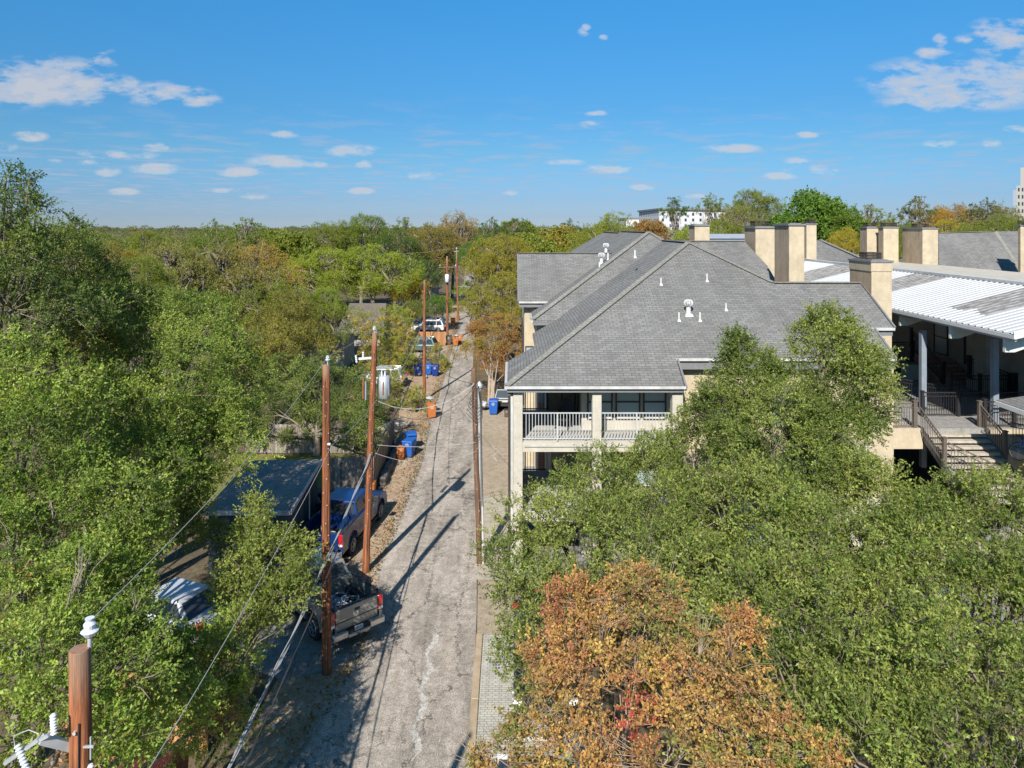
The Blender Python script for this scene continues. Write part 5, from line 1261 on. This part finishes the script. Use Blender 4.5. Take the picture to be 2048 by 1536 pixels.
# ------------------------------------------------------------ bins and small things
def make_bin(mat,lid='binblack'):
    R=empty('wheelie_bin')
    MB().frustum((-.26,.26,-.25,.31,.07),(-.33,.33,-.36,.40,.98)).build('body',M[mat],R,bevel=.03,seg=2)
    l=MB().frustum((-.345,.345,-.40,.43,.985),(-.32,.32,-.36,.38,1.06)).build('lid',M[lid or mat],R,bevel=.02)
    MB().bar((-.28,.46,.98),(.28,.46,.98),.04).bar((-.25,.40,.95),(-.25,.46,.98),.04).bar((.25,.40,.95),(.25,.46,.98),.04).build('handle',M[mat],R)
    for s in (-1,1): MB().tube([(s*.27-.03,.28,.12),(s*.27+.03,.28,.12)],.125,14).build('wheel',M['tyre'],R)
    k=MB(); pts=[(.095*math.cos(a*math.pi/6),-.352+.012,.80+.095*math.sin(a*math.pi/6)) for a in range(13)]; k.tube(pts,.016,5,cap=False)
    for a in range(3): k.bar((.045*math.cos(a*2.09),-.345,.80+.045*math.sin(a*2.09)),(.045*math.cos(a*2.09+1.4),-.345,.80+.045*math.sin(a*2.09+1.4)),.02)
    k.build('logo_mark',M['white'],R)
    return R
def build_bins():
    pro={}
    for m,l in (('binblue',None),('binnavy',None),('binorange',None),('binbrown','binblack'),('binblack','binblack')): pro[m]=make_bin(m,l)
    used=set()
    G='wheeled rubbish and recycling carts'
    def put(m,x,y,rz,label,s=1.0,tilt=0,z=0.012):
        r=pro[m] if m not in used else copy_tree(pro[m]); used.add(m)
        r.location=(x,y,z); r.rotation_euler=(rad(tilt),0,rad(rz)); r.scale=(s,s,s); tag(r,label,'wheeled bin',G)
    put('binorange',at(864,834,z=0).x,52.2,14,'orange cart at the foot of the slim third pole, a white bag on it')
    put('binblue',at(987,829,z=0).x,53.2,-4,'bright blue recycling cart by the crape myrtle trunks on the right',1.05)
    put('binnavy',at(836,752,z=0).x,66.9,6,'dark blue cart left of the slim third pole')
    put('binblue',at(856,751,z=0).x,67.4,0,'lighter blue cart half behind the slim third pole',.95)
    put('binnavy',at(871,751,z=0).x,66.9,-3,'dark blue cart right of the slim third pole')
    put('binblue',at(818,914,z=0).x,43.3,-14,'blue cart with pale lettering beside the retaining wall')
    put('binblue',at(823,895,z=0).x,44.9,-160,'dark-lidded blue cart behind the lettered blue cart',.98)
    put('binorange',at(804,916,z=0).x,42.9,-10,'small rusty orange cart leaning on the lettered blue cart',.72)
    put('binorange',at(911,692,z=0).x,83.9,8,'orange cart in front of the crossarm pole with a pale bag')
    put('binorange',at(920,686,z=0).x,85.6,4,'orange cart just behind the one at the crossarm pole')
    put('binorange',at(906,651,z=0).x,101.5,0,'farthest orange cart beside the last pole')
    put('binbrown',at(628,1044,z=0).x,33.6,20,'brown cart with black lid wedged between the shed and the blue pick-up')
    put('binblack',at(640,1018,z=0).x,34.9,8,'black cart behind the brown one at the shed wall')
    put('binorange',at(750,988,z=0).x-.15,37.0,0,'orange crate-sized cart just beyond the bonnet of the blue pick-up',.7)
    put('binbrown',at(1013,835,z=0).x,52.4,0,'small brown bin right of the bright blue cart',.55)
    put('binbrown',-7.55,84.9,0,'brown cart behind the foot of the crossarm pole')
def lumpy(name,loc,r,m,seed,label,cat,sz=.7,group=None):
    rr=random.Random(seed); mb=MB(); n=9
    mb.ball((0,0,0),r,20,12,sz); mb.v=[tuple(Vector(v)*(1+.55*mnoise.noise(Vector(v)*(2.6/r)+Vector((seed,0,0))))) for v in mb.v]
    o=mb.build(name,M[m],None,loc=loc); return tag(o,label,cat,group)
def small_things():
    lumpy('trash_bag',(-6.15,53.2,1.22),.27,'bag',1,'white rubbish bag heaped on the leaning orange cart','bag',.5); None
    lumpy('trash_bag',(-6.6,84.0,1.22),.25,'bag',3,'white bag lying on the orange cart at the crossarm pole','bag',.5); lumpy('trash_bag',(-8.1,65.9,.2),.24,'bag',4,'small white bag on the ground between the dark blue carts','bag')
    lumpy('trash_bag',(-2.15,54.2,.5),.33,'bag',5,'white bag left of the bright blue recycling cart','bag')
    # stones by the bamboo bed and retaining wall
    r=random.Random(6)
    for i in range(13):
        x=-7.4-r.random()*1.9; y=48.6+r.random()*1.6
        o=lumpy('limestone_block',(x,y,.16),r.uniform(.2,.42),'stone',10+i,'pale limestone rock in the heap at the end of the plank fence','rock',.6,'limestone rocks heaped by the fence end')
    W=empty('retaining_wall',(-7.0,38.4,0),0,'low dark stone retaining wall along the fence foot','wall'); mb=MB(); y=0
    while y<8.2: l=r.uniform(.5,.9); mb.box(-.2+r.uniform(-.05,.05)-y*.03,.15+r.uniform(-.05,.05)-y*.03,y,y+l-.03,0,.42+r.uniform(-.08,.08)); y+=l
    mb.build('stone_course',M['stonedark'],W,bevel=.04)
    # contents of the pick-ups
    b=empty('bucket',(0,0,0),0,'white plastic bucket in the bed of the blue pick-up','bucket'); MB().tube([(0,0,0),(0,0,.36)],[.13,.155],18).build('pail',M['white'],b); MB().cyl((0,0,.36),.165,.03,18).build('lid',M['white'],b)
    b.location=BLUE@Vector((.55,-.30,.80)); b.rotation_euler=(0,0,0); 
    b=empty('storage_box',BLUE@Vector((.95,.15,.80)),BLUEROT,'narrow pale panel standing in the bed of the blue pick-up','panel'); MB().box(-.3,.3,-.06,.06,0,.62).build('board',M['gutter'],b,bevel=.01); MB().box(-.28,.28,-.075,-.062,.1,.52).build('board_face',M['curtain'],b)
    h=empty('hose_coil',GREY@Vector((.75,-.12,.82)),GREYROT,'tangle of pale hoses and cable in the bed of the grey pick-up','hose'); rr=random.Random(4)
    for k in range(7):
        mb=MB(); cx,cy=rr.uniform(-.35,.35),rr.uniform(-.3,.3); R0=rr.uniform(.16,.28); t1,t2=rr.uniform(-.5,.5),rr.uniform(-.4,.4)
        mb.tube([(cx+R0*math.cos(a*.33),cy+R0*math.sin(a*.33),.12+.05*k+R0*(t1*math.cos(a*.33)+t2*math.sin(a*.33))*.6+.004*a) for a in range(34)],.022,6)
        mb.build('hose_loop',M[('galv','gutter','blackplastic','slate')[k%4]],h)
    lumpy('cable_bundle',GREY@Vector((1.15,.1,.95)),.30,'slate',21,'grey plastic-wrapped bundle beside the hoses in the grey pick-up','bundle',.5)
    # litter
    lumpy('litter',at(546,1452,z=.03),.07,'white',31,'scrap of white litter on the shaded ground at the lower left','litter',.4)
    # picnic umbrella at the bottom
    u=empty('patio_umbrella',(at(240,1545,17.5).x,17.5,0),0,'maroon patio umbrella top peeping out at the bottom left','umbrella'); mb=MB(); zt=H-(1508-HY)*17.5/F
    n=8; rim=[(1.25*math.cos(i*math.pi/4),1.25*math.sin(i*math.pi/4),zt-.55) for i in range(n)]; mb.add([(0,0,zt)]+rim,[(0,1+i,1+(i+1)%n) for i in range(n)]); mb.add([(0,0,zt-.03)]+[(x,y,z-.03) for x,y,z in rim],[(0,1+(i+1)%n,1+i) for i in range(n)])
    mb.build('canopy',M['maroon'],u); MB().cyl((0,0,0),.025,zt-.02,8).build('pole',M['galv'],u)
    k=MB()
    for p in rim: k.tube([(0,0,zt-.04),(p[0],p[1],p[2]-.04)],.012,4)
    k.build('rib_frame',M['gutter'],u)
    fence_run('wood_fence','short brown plank fence under the near tree at the bottom edge',(-10.9,19.7),(-8.2,18.9),1.7,'fence_warm',seed=9)
    fence_run('wood_fence','grey plank fence behind the lawn, dappled with sun',(-16.5,44),(-9.9,43.9),1.8,'fence',seed=3)
    fence_run('wood_fence','weathered grey fence beyond the blue pick-up',(-9.7,37.7),(-7.35,37.7),1.8,'fence',seed=4)
    fence_run('wood_fence','weathered grey fence running along the alley edge',(-7.3,37.8),(-7.55,45.6),1.8,'fence',seed=5)
    fence_run('wood_fence','warm brown fence between the two parked cars up the alley',(-12.2,83.6),(-8.0,83.9),1.7,'fence_warm',seed=6)
BLUE=Matrix.Translation((-7.95,29.3,.012))@Matrix.Rotation(rad(82),4,'Z'); BLUEROT=rad(82)
GREY=Matrix.Translation((-5.2,23.85,.016))@Matrix.Rotation(rad(133),4,'Z'); GREYROT=rad(133)
def build_vehicles():
    pickup('blue crew-cab pick-up truck parked between the shed and the alley, bucket in its bed',BLUE.translation[:],BLUEROT,'paintblue',ribs=False)
    pickup('dark grey pick-up truck with its tailgate to the alley and hoses in its bed',GREY.translation[:],GREYROT,'paintgrey',emblem=True,ribs=True)
    car('white car in leaf shade under the left-hand trees, mostly hidden by branches',(-9.9,24.0,.01),rad(158),'paintwhite','sedan')
    car('white car behind the transformer pole beside the bamboo',(-9.4,62.6,.01),rad(175),'paintwhite','suv')
    car('green-grey estate car with red tail lamp in front of the warm brown fence',(-8.35,79.6,.01),rad(172),'paintgreen','suv')
    car('white estate car with roof rails beyond the warm brown fence',(-8.9,95.2,.01),rad(174),'paintwhite','suv')
    car('black car parked behind the bright blue cart, half hidden by the building',(-.55,54.0,.01),rad(88),'paintblack','suv')
    car('dark car under the orange tree, only its flank showing beside the pavers',(.95,24.6,.014),rad(-90),'paintblack','sedan')
    car('dark car at the bottom edge beside the pavers, under orange leaves',(.55,13.2,.014),rad(90),'paintblack','sedan')

def LB(px,py,d,r): v=at(px,py,d); return (v.x,v.y,v.z,r)
GREEN=[(.105,.155,.028),(.195,.265,.045),(.31,.365,.075)]
LIVE=[(.095,.135,.027),(.165,.212,.042),(.265,.295,.070)]
DARK=[(.075,.115,.028),(.14,.19,.04),(.23,.27,.065)]
OLIVE=[(.14,.14,.026),(.22,.205,.035),(.30,.25,.045)]
CRAPE=[(.35,.155,.075),(.45,.24,.08),(.42,.29,.085),(.36,.19,.085),(.20,.22,.055)]
def build_near_trees():
    G='live oaks of the parking court'
    def T(label,lobes,seed,base=None,**k):
        kr=k.pop('kr',1.0); L=[LB(l[0],l[1],l[2],l[3]*kr) for l in lobes]
        if base is None:
            w=sum(l[3] for l in L); base=(sum(l[0]*l[3] for l in L)/w,sum(l[1]*l[3] for l in L)/w,0)
        else: base=(*base,0)
        return make_tree(k.pop('name','live_oak_tree'),label,'tree',base,L,k.pop('temps',T_LIVE),k.pop('cols',LIVE),seed,group=k.pop('group',G),**k)
    T('live oak whose left edge overhangs the alley beside the conduit pole',[(1050,1135,21,1.25),(1110,1065,22,1.4),(1200,985,24,1.45),(1095,1235,19,1.3),(1195,1130,20.5,1.8),(1055,1340,17.5,.8),(1290,1100,20.5,1.6),(1020,1180,20,.8),(985,1150,20.5,.55)],11,kr=1.0,dens=3.8,inner=.3,gap=.33,base=(3.0,21.6),bark='barkdark')
    T('live oak mass directly below the white balcony railing',[(1300,985,24.5,1.5),(1400,930,24.6,1.5),(1330,915,26,.9),(1440,860,25.5,1.1),(1395,880,26,.8),(1260,960,25.5,1.1),(1370,1060,22.5,1.6),(1480,960,24,1.5)],12,kr=.96,dens=3.8,inner=.3,gap=.33)
    T('tallest live oak, its twin tops standing in front of the grey shingle slope',[(1660,688,24.5,1.05),(1655,640,24.5,.6),(1490,738,24.5,1.0),(1475,690,24.5,.45),(1570,805,24,1.4),(1700,765,24.3,1.1),(1440,810,24.5,1.1),(1545,880,23,1.9),(1680,850,23.5,1.2),(1620,945,22.5,1.6),(1735,725,24.5,.6),(1725,830,24.3,.8)],13,dens=5.2,rc=.40,inner=.7,gap=.12)
    T('live oak in the middle of the right-hand canopy, below the tallest one',[(1450,1040,20.5,1.8),(1550,1050,20,1.8),(1350,1190,18,1.7),(1480,1170,18,1.6),(1620,1120,18.5,1.7)],14,kr=.88,dens=3.8,inner=.3,gap=.33)
    T('live oak at the foot of the void under the deck',[(1690,1020,21,1.5),(1765,1005,21.5,1.2),(1740,1100,19,1.6),(1660,960,22.5,1.0),(1810,1080,19.5,1.0)],15,kr=.88,dens=3.8,inner=.3,gap=.33)
    T('live oak at the right edge in front of the blue bicycle',[(1860,1095,18.5,1.6),(1950,1060,18.5,1.4),(2035,1045,19,1.4),(1910,1000,20,.7),(1990,990,20,.7),(1970,1150,17,1.6),(2090,1100,18,1.5)],16,kr=.88,dens=3.8,inner=.3,gap=.33)
    T('live oak in the lower middle right, behind the orange crown',[(1520,1270,15.5,1.5),(1650,1250,15,1.5),(1590,1350,13.5,1.4),(1450,1260,16,1.2),(1720,1380,13,1.3)],17,kr=.88,dens=3.8,inner=.3,gap=.33)
    T('live oak at the right edge two crowns below the bicycle',[(1890,1230,15.5,1.6),(2010,1240,15.5,1.5),(1780,1250,15.5,1.4),(2090,1260,15,1.4),(1850,1160,17,1.2)],18,kr=.88,dens=3.8,inner=.3,gap=.33)
    T('live oak filling the bottom right corner',[(1850,1390,12.8,1.4),(1980,1400,12.3,1.4),(2080,1400,12.3,1.3),(1910,1520,11,1.2),(2040,1540,10.6,1.2),(1760,1500,11.4,1.1),(1690,1520,11,.8)],19,kr=.9,dens=4.0,rc=.38,inner=.3,gap=.33)
    # crape myrtle in autumn colour
    T('orange crape myrtle with a red spray at the bottom centre',[(1170,1300,13.6,1.0),(1290,1250,13.6,.95),(1250,1190,13.8,.5),(1150,1210,13.8,.5),(1410,1330,13,.9),(1490,1260,13,.35),(1240,1390,12.3,1.3),(1370,1440,11.8,1.2),(1100,1400,12,.75),(1500,1490,11.2,.7),(1600,1500,11,.5),(1650,1490,11,.25),(1000,1520,11,.4),(1030,1500,11.3,.45),(1150,1520,10.8,.95),(1330,1540,10.6,1.0)],21,name='crape_myrtle_tree',temps=T_CRAPE,cols=CRAPE,dens=7.2,rc=.25,bark='barkcrape',leaf='leafdry',group=None,gap=.35,ntw=260,multi=4,tr=.08,thin=.35,twigcol=(.42,.27,.18),bare=70,accent=(.42,.09,.07),acc=.0008,inner=.5,spot=tuple(at(1268,1450,11.3))+(.30,))
    # left-hand trees
    G2='green trees crowding the left of the view'
    def U(label,lobes,seed,**k): k.setdefault('group',G2); k.setdefault('name','oak_tree'); k.setdefault('temps',T_OAK); k.setdefault('cols',GREEN); k.setdefault('dens',3.6); k.setdefault('rc',.45); return T(label,lobes,seed,**k)
    U('tall dark oak at the left edge, top against the sky',[(22,405,23,1.15),(75,430,23,.8),(60,355,23,.42),(-30,470,22,1.6),(50,515,22,1.3),(12,350,23,.5),(20,620,21,1.5),(125,620,22.5,1.2),(90,480,23,.8)],31,cols=DARK,dens=2.6,gap=.5,ntw=120,base=(-17,22.5),tr=.3)
    U('dark oak just right of the tall edge tree, reaching the horizon',[(150,520,27,1.35),(140,465,27,.55),(195,560,27,1.2),(205,640,26,1.3),(110,570,27,1.0),(250,610,28,.8)],32,cols=DARK,gap=.4)
    U('broad bright green oak with the highest dome left of centre',[(300,690,27.5,1.75),(395,670,28.5,1.7),(330,620,28.5,.8),(420,615,29,.6),(250,740,26,1.2),(350,790,25,1.8),(455,755,27.5,1.4),(380,730,26.5,1.5),(400,880,25.5,1.1)],33,dens=3.3,base=(-14.6,27))
    U('oak whose right side leans over the dark shed roof',[(440,850,25.5,1.2),(400,900,24.5,1.2),(480,815,27,.8),(345,955,23,1.1),(350,860,24,1.3),(415,945,24,.75),(370,1000,23,.7)],34,base=(-13.9,23.5))
    U('oak in the left middle with pale upright shoots',[(230,870,22.5,1.6),(180,780,23.5,1.4),(150,860,21,1.3),(270,960,21,1.4),(200,960,20,1.3)],35,temps=T_LIVE)
    U('yellowing oak clump deep in the shade at the left',[(150,690,24,1.1),(110,720,23,1.0),(190,700,25,.8)],36,cols=OLIVE)
    U('shaded oak at the left edge half way down',[(40,760,19.5,1.5),(60,880,18,1.5),(10,980,17,1.3),(120,960,18,1.3),(-20,860,18.5,1.4)],37)
    U('oak branch mass left of the white car',[(110,1060,16.5,1.3),(210,1055,17.5,1.2),(30,1100,15.5,1.1),(265,1060,18.5,.8),(170,1140,16,.9),(240,1140,17,.6)],38)
    U('light green young oak hanging over the bonnet end of the grey pick-up',[(545,1115,20.5,.95),(510,1065,21.5,.55),(485,1165,19.5,.7),(560,1190,19,.75),(490,1230,18.8,.7),(515,1015,23,.3),(590,1120,20.5,.4)],39,temps=T_LIVE,cols=[(.14,.18,.035),(.21,.25,.05),(.29,.31,.075)],base=(-7.9,20.6),zmin=-.8,gap=.15)
    U('shady oak branches in front of the shed wall',[(300,1035,22,.9),(350,1060,22.5,.6),(470,1075,23.5,.5),(430,1065,24,.4)],40,base=(-13.4,21.5),tr=.09,cols=DARK)
    U('nearest oak filling the bottom left corner, with dry brown leaf clusters',[(50,1180,14.5,1.1),(165,1190,14.8,1.0),(255,1225,15,.85),(70,1330,12.6,1.15),(215,1330,13,1.05),(330,1320,15.5,.75),(415,1345,16.3,1.0),(330,1420,14.3,.95),(90,1470,11.6,1.0),(450,1420,15.8,.6),(230,1440,12.3,.7),(470,1330,16.5,.6)],41,accent=(.42,.22,.11),acc=.006,ntw=110,bare=22,dens=4.2,rc=.40,base=(-9.6,12.0),zmin=-.75)
    U('thicket of dark evergreen shrubs behind the grey fences',[(585,760,45,1.9),(650,775,44,1.9),(710,790,43.5,1.6),(535,818,44.5,1.2),(610,822,44.5,1.2),(515,868,43.7,.45),(575,872,43.6,.4),(622,868,43.6,.35),(690,850,41,1.3),(720,870,40,1.1),(560,790,45,1.3),(745,820,42,1.0)],42,cols=DARK,rc=.42,dens=3.2,name='evergreen_shrub',zmin=-.9)
    U('olive oak behind the evergreen thicket',[(520,690,50,2.2),(565,640,54,2.2),(480,735,47,1.8),(600,700,50,1.8),(560,710,47,1.8)],43,cols=OLIVE,rc=.5,dens=2.4)
    # bamboo and shrubs of the bed by the lane
    B_='bamboo clumps beside the lane'
    for i,(px,py,d,r,l) in enumerate(((745,670,66,1.7,'yellow-green bamboo clump right behind the transformer pole'),(795,650,68,1.7,'tallest golden bamboo clump in the middle of the bed'),(825,690,67,1.5,'bamboo clump left of the slim third pole'),(865,720,69,1.1,'low bamboo clump behind the dark blue carts'),(800,790,54.5,1.5,'bamboo clump leaning over the limestone rocks'),(745,810,50,1.3,'bright low bamboo beside the evergreen thicket'),(835,800,54,.9,'small bamboo tuft touching the slim third pole'))):
        v=at(px,py,d); rr=np.random.default_rng(60+i)
        L=[(v.x+rr.normal(0,r*.45),v.y+rr.normal(0,r*.5),max(.5,v.z-t*r*.9),r*(.55 if t<1 else .75)) for t in (-.9,-.3,.2,.8,1.4,2.0,2.6) if v.z-t*r*.9>-.4]
        make_tree('bamboo_clump',l,'bamboo',(v.x,v.y,0),L,T_BAMBOO,[(.18,.23,.04),(.30,.31,.055),(.46,.34,.08)],70+i,dens=3.6,rc=.42,tr=.04,multi=5,group=B_,gap=.3,ntw=80,twigcol=(.35,.30,.12),zmin=-.9,leaf='leaf')
    # crape myrtle by the right of the lane
    T('multi-trunked crape myrtle with rusty leaves beside the left corner of the building',[(985,670,60,1.7),(950,700,59,1.2),(1015,700,59.5,1.4),(985,725,58,1.3),(1010,655,61,1.2),(955,665,61,1.1),(1020,745,57,.8)],51,base=(-1.65,55.2),name='crape_myrtle_tree',temps=T_CRAPE,cols=[(.27,.13,.04),(.36,.19,.05),(.30,.25,.05)],dens=4.5,rc=.34,bark='barkcrape',leaf='leafdry',group=None,multi=5,tr=.12,ntw=120)
Y1=(1.0,1.02,1.0)
def build_far_trees():
    yg=(.17,.19,.030); ol=(.122,.135,.026); br=(.14,.125,.04); dg=(.055,.085,.022); og=(.10,.125,.024); yl=(.24,.19,.03); ora=(.25,.15,.035); gr=(.07,.12,.02); tan=(.15,.14,.048)
    A=[ # kind, px, top py, distance, width px, colour, label
    ('fine',262,512,46,130,ol,'olive oak standing behind the dark oak at the left'),
    ('dryfine',330,474,56,170,tan,'brownish thin-leaved elm above the broad bright oak'),
    ('fine',235,486,70,120,(.16,.12,.03),'golden olive tree left of the brownish elm'),
    ('dryfine',455,482,60,200,br,'wide brown elm with bare pale twigs in the left centre'),
    ('dryfine',520,480,66,150,(.23,.16,.05),'rusty topped elm right of the wide brown one'),
    ('fine',545,560,58,150,ol,'olive tree under the rusty topped elm'),
    ('fine',640,498,96,150,yg,'yellow-green pecan on the left of the bright pair'),
    ('fine',745,490,98,150,yg,'yellow-green pecan on the right of the bright pair'),
    ('fine',815,545,100,70,yl,'golden green tree above the brown shingled house roof'),
    ('fine',640,575,74,80,(.15,.18,.03),'lower yellow-green tree left of the brown shingled roof'),
    ('fine',640,600,68,110,ol,'olive tree just left of the brown shingled roof, lower down'),
    ('round',570,462,110,120,ol,'dull olive crown on the skyline left of the pecans'),
    ('spray',500,436,95,90,og,'thin crown with separate leaf tufts breaking the left skyline'),
    ('spray',440,438,98,80,og,'second tufted thin crown on the left skyline'),
    ('fine',655,446,120,100,ol,'rounded olive crown on the skyline above the left pecan'),
    ('fine',722,430,122,110,og,'higher skyline crown above the right pecan'),
    ('fine',790,462,118,110,dg,'dark green crown on the skyline right of the pecans'),
    ('spray',806,434,130,50,og,'small crown with one tuft standing above the skyline'),
    ('dryfine',905,424,135,95,(.20,.14,.06),'tall rusty skyline crown above the far end of the alley'),
    ('fine',860,450,125,110,(.15,.12,.035),'brown-olive crown left of the tall rusty one'),
    ('fine',845,520,112,70,dg,'dark tree above the dark house by the crossarm pole'),
    ('spray',985,434,160,70,dg,'grey-green skyline crown right of the alley'),
    ('spray',1030,436,165,60,dg,'second grey-green skyline crown right of the alley'),
    ('fine',965,470,118,80,gr,'bright green crown behind the crossarm wires'),
    ('fine',1000,468,80,110,(.19,.16,.03),'golden oak beside the building left wall, upper one'),
    ('fine',988,505,88,72,(.19,.17,.03),'golden oak at the right of the alley end'),
    ('fine',995,545,70,110,(.18,.16,.032),'golden-olive oak in front of the upper golden oak'),
    ('fine',886,592,99,36,yg,'bright green bush tree left of the farthest pole'),
    ('fine',872,590,95,50,gr,'green bush tree left of the crossarm pole'),
    ('fine',935,560,125,44,(.16,.24,.035),'lime green tree closing the alley'),
    ('fine',826,600,90,40,ol,'olive tree behind the slim third pole'),
    ('fine',797,612,80,36,yg,'small yellow-green tree by the corner of the brown roof'),
    ('round',1060,470,110,120,ol,'olive crown behind the left shingled gable'),
    ('round',1125,455,120,120,(.17,.14,.03),'yellow-olive crown behind the left gable ridge'),
    ('fine',1212,428,105,130,(.15,.16,.028),'rounded yellow-green crown left of the far white flats'),
    ('spray',1132,437,140,60,dg,'thin tufted crown left of the rounded yellow-green one'),
    ('round',1303,440,120,60,(.20,.12,.05),'low rusty dome in front of the far white flats'),
    ('spray',1352,394,95,60,dg,'dark airy pecan standing before the far white flats'),
    ('fine',1390,450,85,110,yg,'yellow-green crown just left of the grey parapet'),
    ('spray',1425,386,110,60,og,'tall airy tree at the right end of the far white flats'),
    ('dryfine',1478,408,100,90,tan,'half-bare tree with pale branches above the parapet'),
    ('fine',1515,380,108,90,ol,'tall olive crown above the second chimney'),
    ('round',1625,384,96,130,(.075,.125,.022),'big dense green crown, the highest right of centre'),
    ('round',1690,420,92,90,(.085,.12,.022),'green crown joined to the right of the big dense one'),
    ('fine',1688,455,86,60,yl,'yellow crown low behind the chimney pair'),
    ('spray',1735,408,140,80,ol,'brownish airy crown above the chimney pair'),
    ('spray',1790,425,150,70,og,'low airy crown right of the chimney pair'),
    ('spray',1830,392,150,70,(.10,.10,.03),'tall airy crown above the third stucco chimney'),
    ('fine',1885,412,170,80,ora,'orange crown right of the third stucco chimney'),
    ('dryfine',1915,408,185,70,(.17,.10,.045),'russet crown behind the orange one'),
    ('fine',1905,440,150,80,yl,'yellow-green crown under the orange one'),
    ('spray',1965,395,160,70,(.09,.085,.035),'dark airy crown left of the office tower'),
    ('dryfine',2005,408,165,80,tan,'grey-brown half-bare crown beside the office tower'),
    ('fine',1985,430,130,100,ol,'olive crown above the far right shingled roof'),
    ('fine',2040,440,120,70,og,'olive green crown at the right edge below the tower'),
    ('fine',1840,450,130,90,og,'green-olive crown behind the third stucco chimney'),
    ('fine',1760,450,130,90,ol,'olive crown directly behind the chimney pair'),
    ('fine',1560,430,100,90,og,'olive-green crown left of the big dense one'),
    ('fine',1450,440,92,80,ol,'dull crown behind the grey parapet'),
    ('fine',1930,450,120,80,ol,'olive crown behind the ridge of the far right roof'),
    ('fine',400,470,90,120,og,'olive green skyline tree behind the wide brown elm'),
    ('fine',310,462,110,90,ol,'skyline olive tree above the brownish elm'),
    ('round',1040,440,230,60,ol,'faint crown on the skyline above the left gable'),
    ]
    for k,px,py,d,w,c,l in A: w=w*(1.3 if k in('fine','dryfine','round') else 1.1); px_tree(k,px,py,d,w,(c[0]*1.85,c[1]*1.85,c[2]*1.5),l)
    # ---- everything beyond that reads as one mass
    rng=np.random.default_rng(77); PP=[];NN=[];SS=[];CC=[]
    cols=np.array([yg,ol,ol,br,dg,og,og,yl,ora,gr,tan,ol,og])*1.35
    V=[];C=[]
    TV,TK=T_TUFT[0]
    n=0
    for i in range(1500):
        t=rng.random(); d=125*math.exp(t*2.75); a=rng.uniform(-.86,.86); x=d*a; y=d
        if abs(x/d+.062)<.02 and d<240: continue
        if d<150 and x>-5 and x<60: continue
        R=rng.uniform(3.2,6.2); h=rng.uniform(9.5,13.6)+ (max(0,a-.1)*5 if d>130 else 0)
        if a<-.35 and d<350: h=min(h,13.0)
        if d>350: h+=rng.uniform(0,3.2)
        c=cols[rng.integers(len(cols))]*rng.uniform(.8,1.15); fd=min(.8,max(0,(d-160)/500)); c=c*(1-fd)+np.array([.125,.135,.065])*fd  # crown colours fade to one muted tone with distance, haze put into colour
        lod=max(.28,min(.9,d/230*.30)); m=int(min(300,3.2*(R/lod)**2*1.15))
        dd=unit(rng.normal(0,1,(m,3))); dd[:,2]=np.abs(dd[:,2])*1.0-.15
        rr=R*(.82+.3*rng.random(m)); bump=np.array([mnoise.noise(Vector((q[0]*1.8+i,q[1]*1.8,q[2]*1.8))) for q in dd]); rr*=1+.38*bump
        p=np.array([x,y,h-R*.75])+dd*rr[:,None]*np.array([1,1,.78])
        # each tuft is three crossed leaves of foliage
        for j in range(2):
            a1=unit(rng.normal(0,1,(m,3))); nn=unit(dd+rng.normal(0,.7,(m,3))); a1=unit(a1-nn*(a1*nn).sum(1,keepdims=True)); b1=np.cross(nn,a1)
            s=lod*rng.uniform(.5,1.0,(m,1))*.62; q=p+rng.normal(0,lod*.3,(m,3))
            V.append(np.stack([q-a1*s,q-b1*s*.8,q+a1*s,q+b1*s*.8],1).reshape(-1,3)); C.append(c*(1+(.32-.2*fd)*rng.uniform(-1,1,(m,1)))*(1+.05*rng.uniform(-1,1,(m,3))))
    V=np.concatenate(V).astype(np.float32); C=np.clip(np.concatenate(C),0,1)
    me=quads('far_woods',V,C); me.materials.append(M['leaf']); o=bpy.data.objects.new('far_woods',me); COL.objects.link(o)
    tag(o,'wooded suburb running to the horizon behind the nearer trees','woods',kind='stuff')
    # dark floor under the distant trees and low understorey
    V=[];C=[]
    # hedge growth and weeds along the alley and yards (nobody could count it)
    m=15000; rng=np.random.default_rng(9)
    xs=[];
    for k in range(m):
        y=rng.uniform(17,112); xl=interp(ALL,y); u=rng.random()
        if u<.5: x=xl-abs(rng.normal(0,.45))+.25
        elif u<.8: x=xl-rng.uniform(1.0,7)
        else: x=interp(ALR,max(y,60))+abs(rng.normal(0,.6))+.1 if y>56 else xl-rng.uniform(0,2)
        xs.append((x,y,rng.uniform(.0,.06)))
    p=np.array(xs); a1=unit(np.stack([rng.normal(0,1,m),rng.normal(0,1,m),rng.normal(0,.3,m)],1)); nn=unit(np.array([0,0,1])+rng.normal(0,.5,(m,3))); a1=unit(a1-nn*(a1*nn).sum(1,keepdims=True)); b1=np.cross(nn,a1); s=rng.uniform(.03,.07,(m,1)); p[:,2]+=.03
    V=np.stack([p-a1*s,p-b1*s*.5,p+a1*s,p+b1*s*.5],1).reshape(-1,3).astype(np.float32)
    pal=np.array([(.30,.15,.05),(.36,.22,.08),(.20,.11,.05),(.10,.12,.03),(.34,.27,.12)]); C=pal[rng.integers(0,5,m)]*rng.uniform(.6,1.2,(m,1))
    me=quads('leaf_litter',V,C); me.materials.append(M['leafdry']); o=bpy.data.objects.new('leaf_litter',me); COL.objects.link(o); tag(o,'dry fallen leaves scattered along the alley verge','leaf litter',kind='stuff')

def main():
    build_setting(); build_light(); build_camera()
    front_building(); patio_chair(); carport(); courtyard(); bicycle(); left_buildings()
    build_poles(); build_vehicles(); build_bins(); small_things()
    build_near_trees(); build_far_trees()
    print('faces',sum(len(o.data.polygons) for o in S.objects if o.type=='MESH'),'size ok')
main()
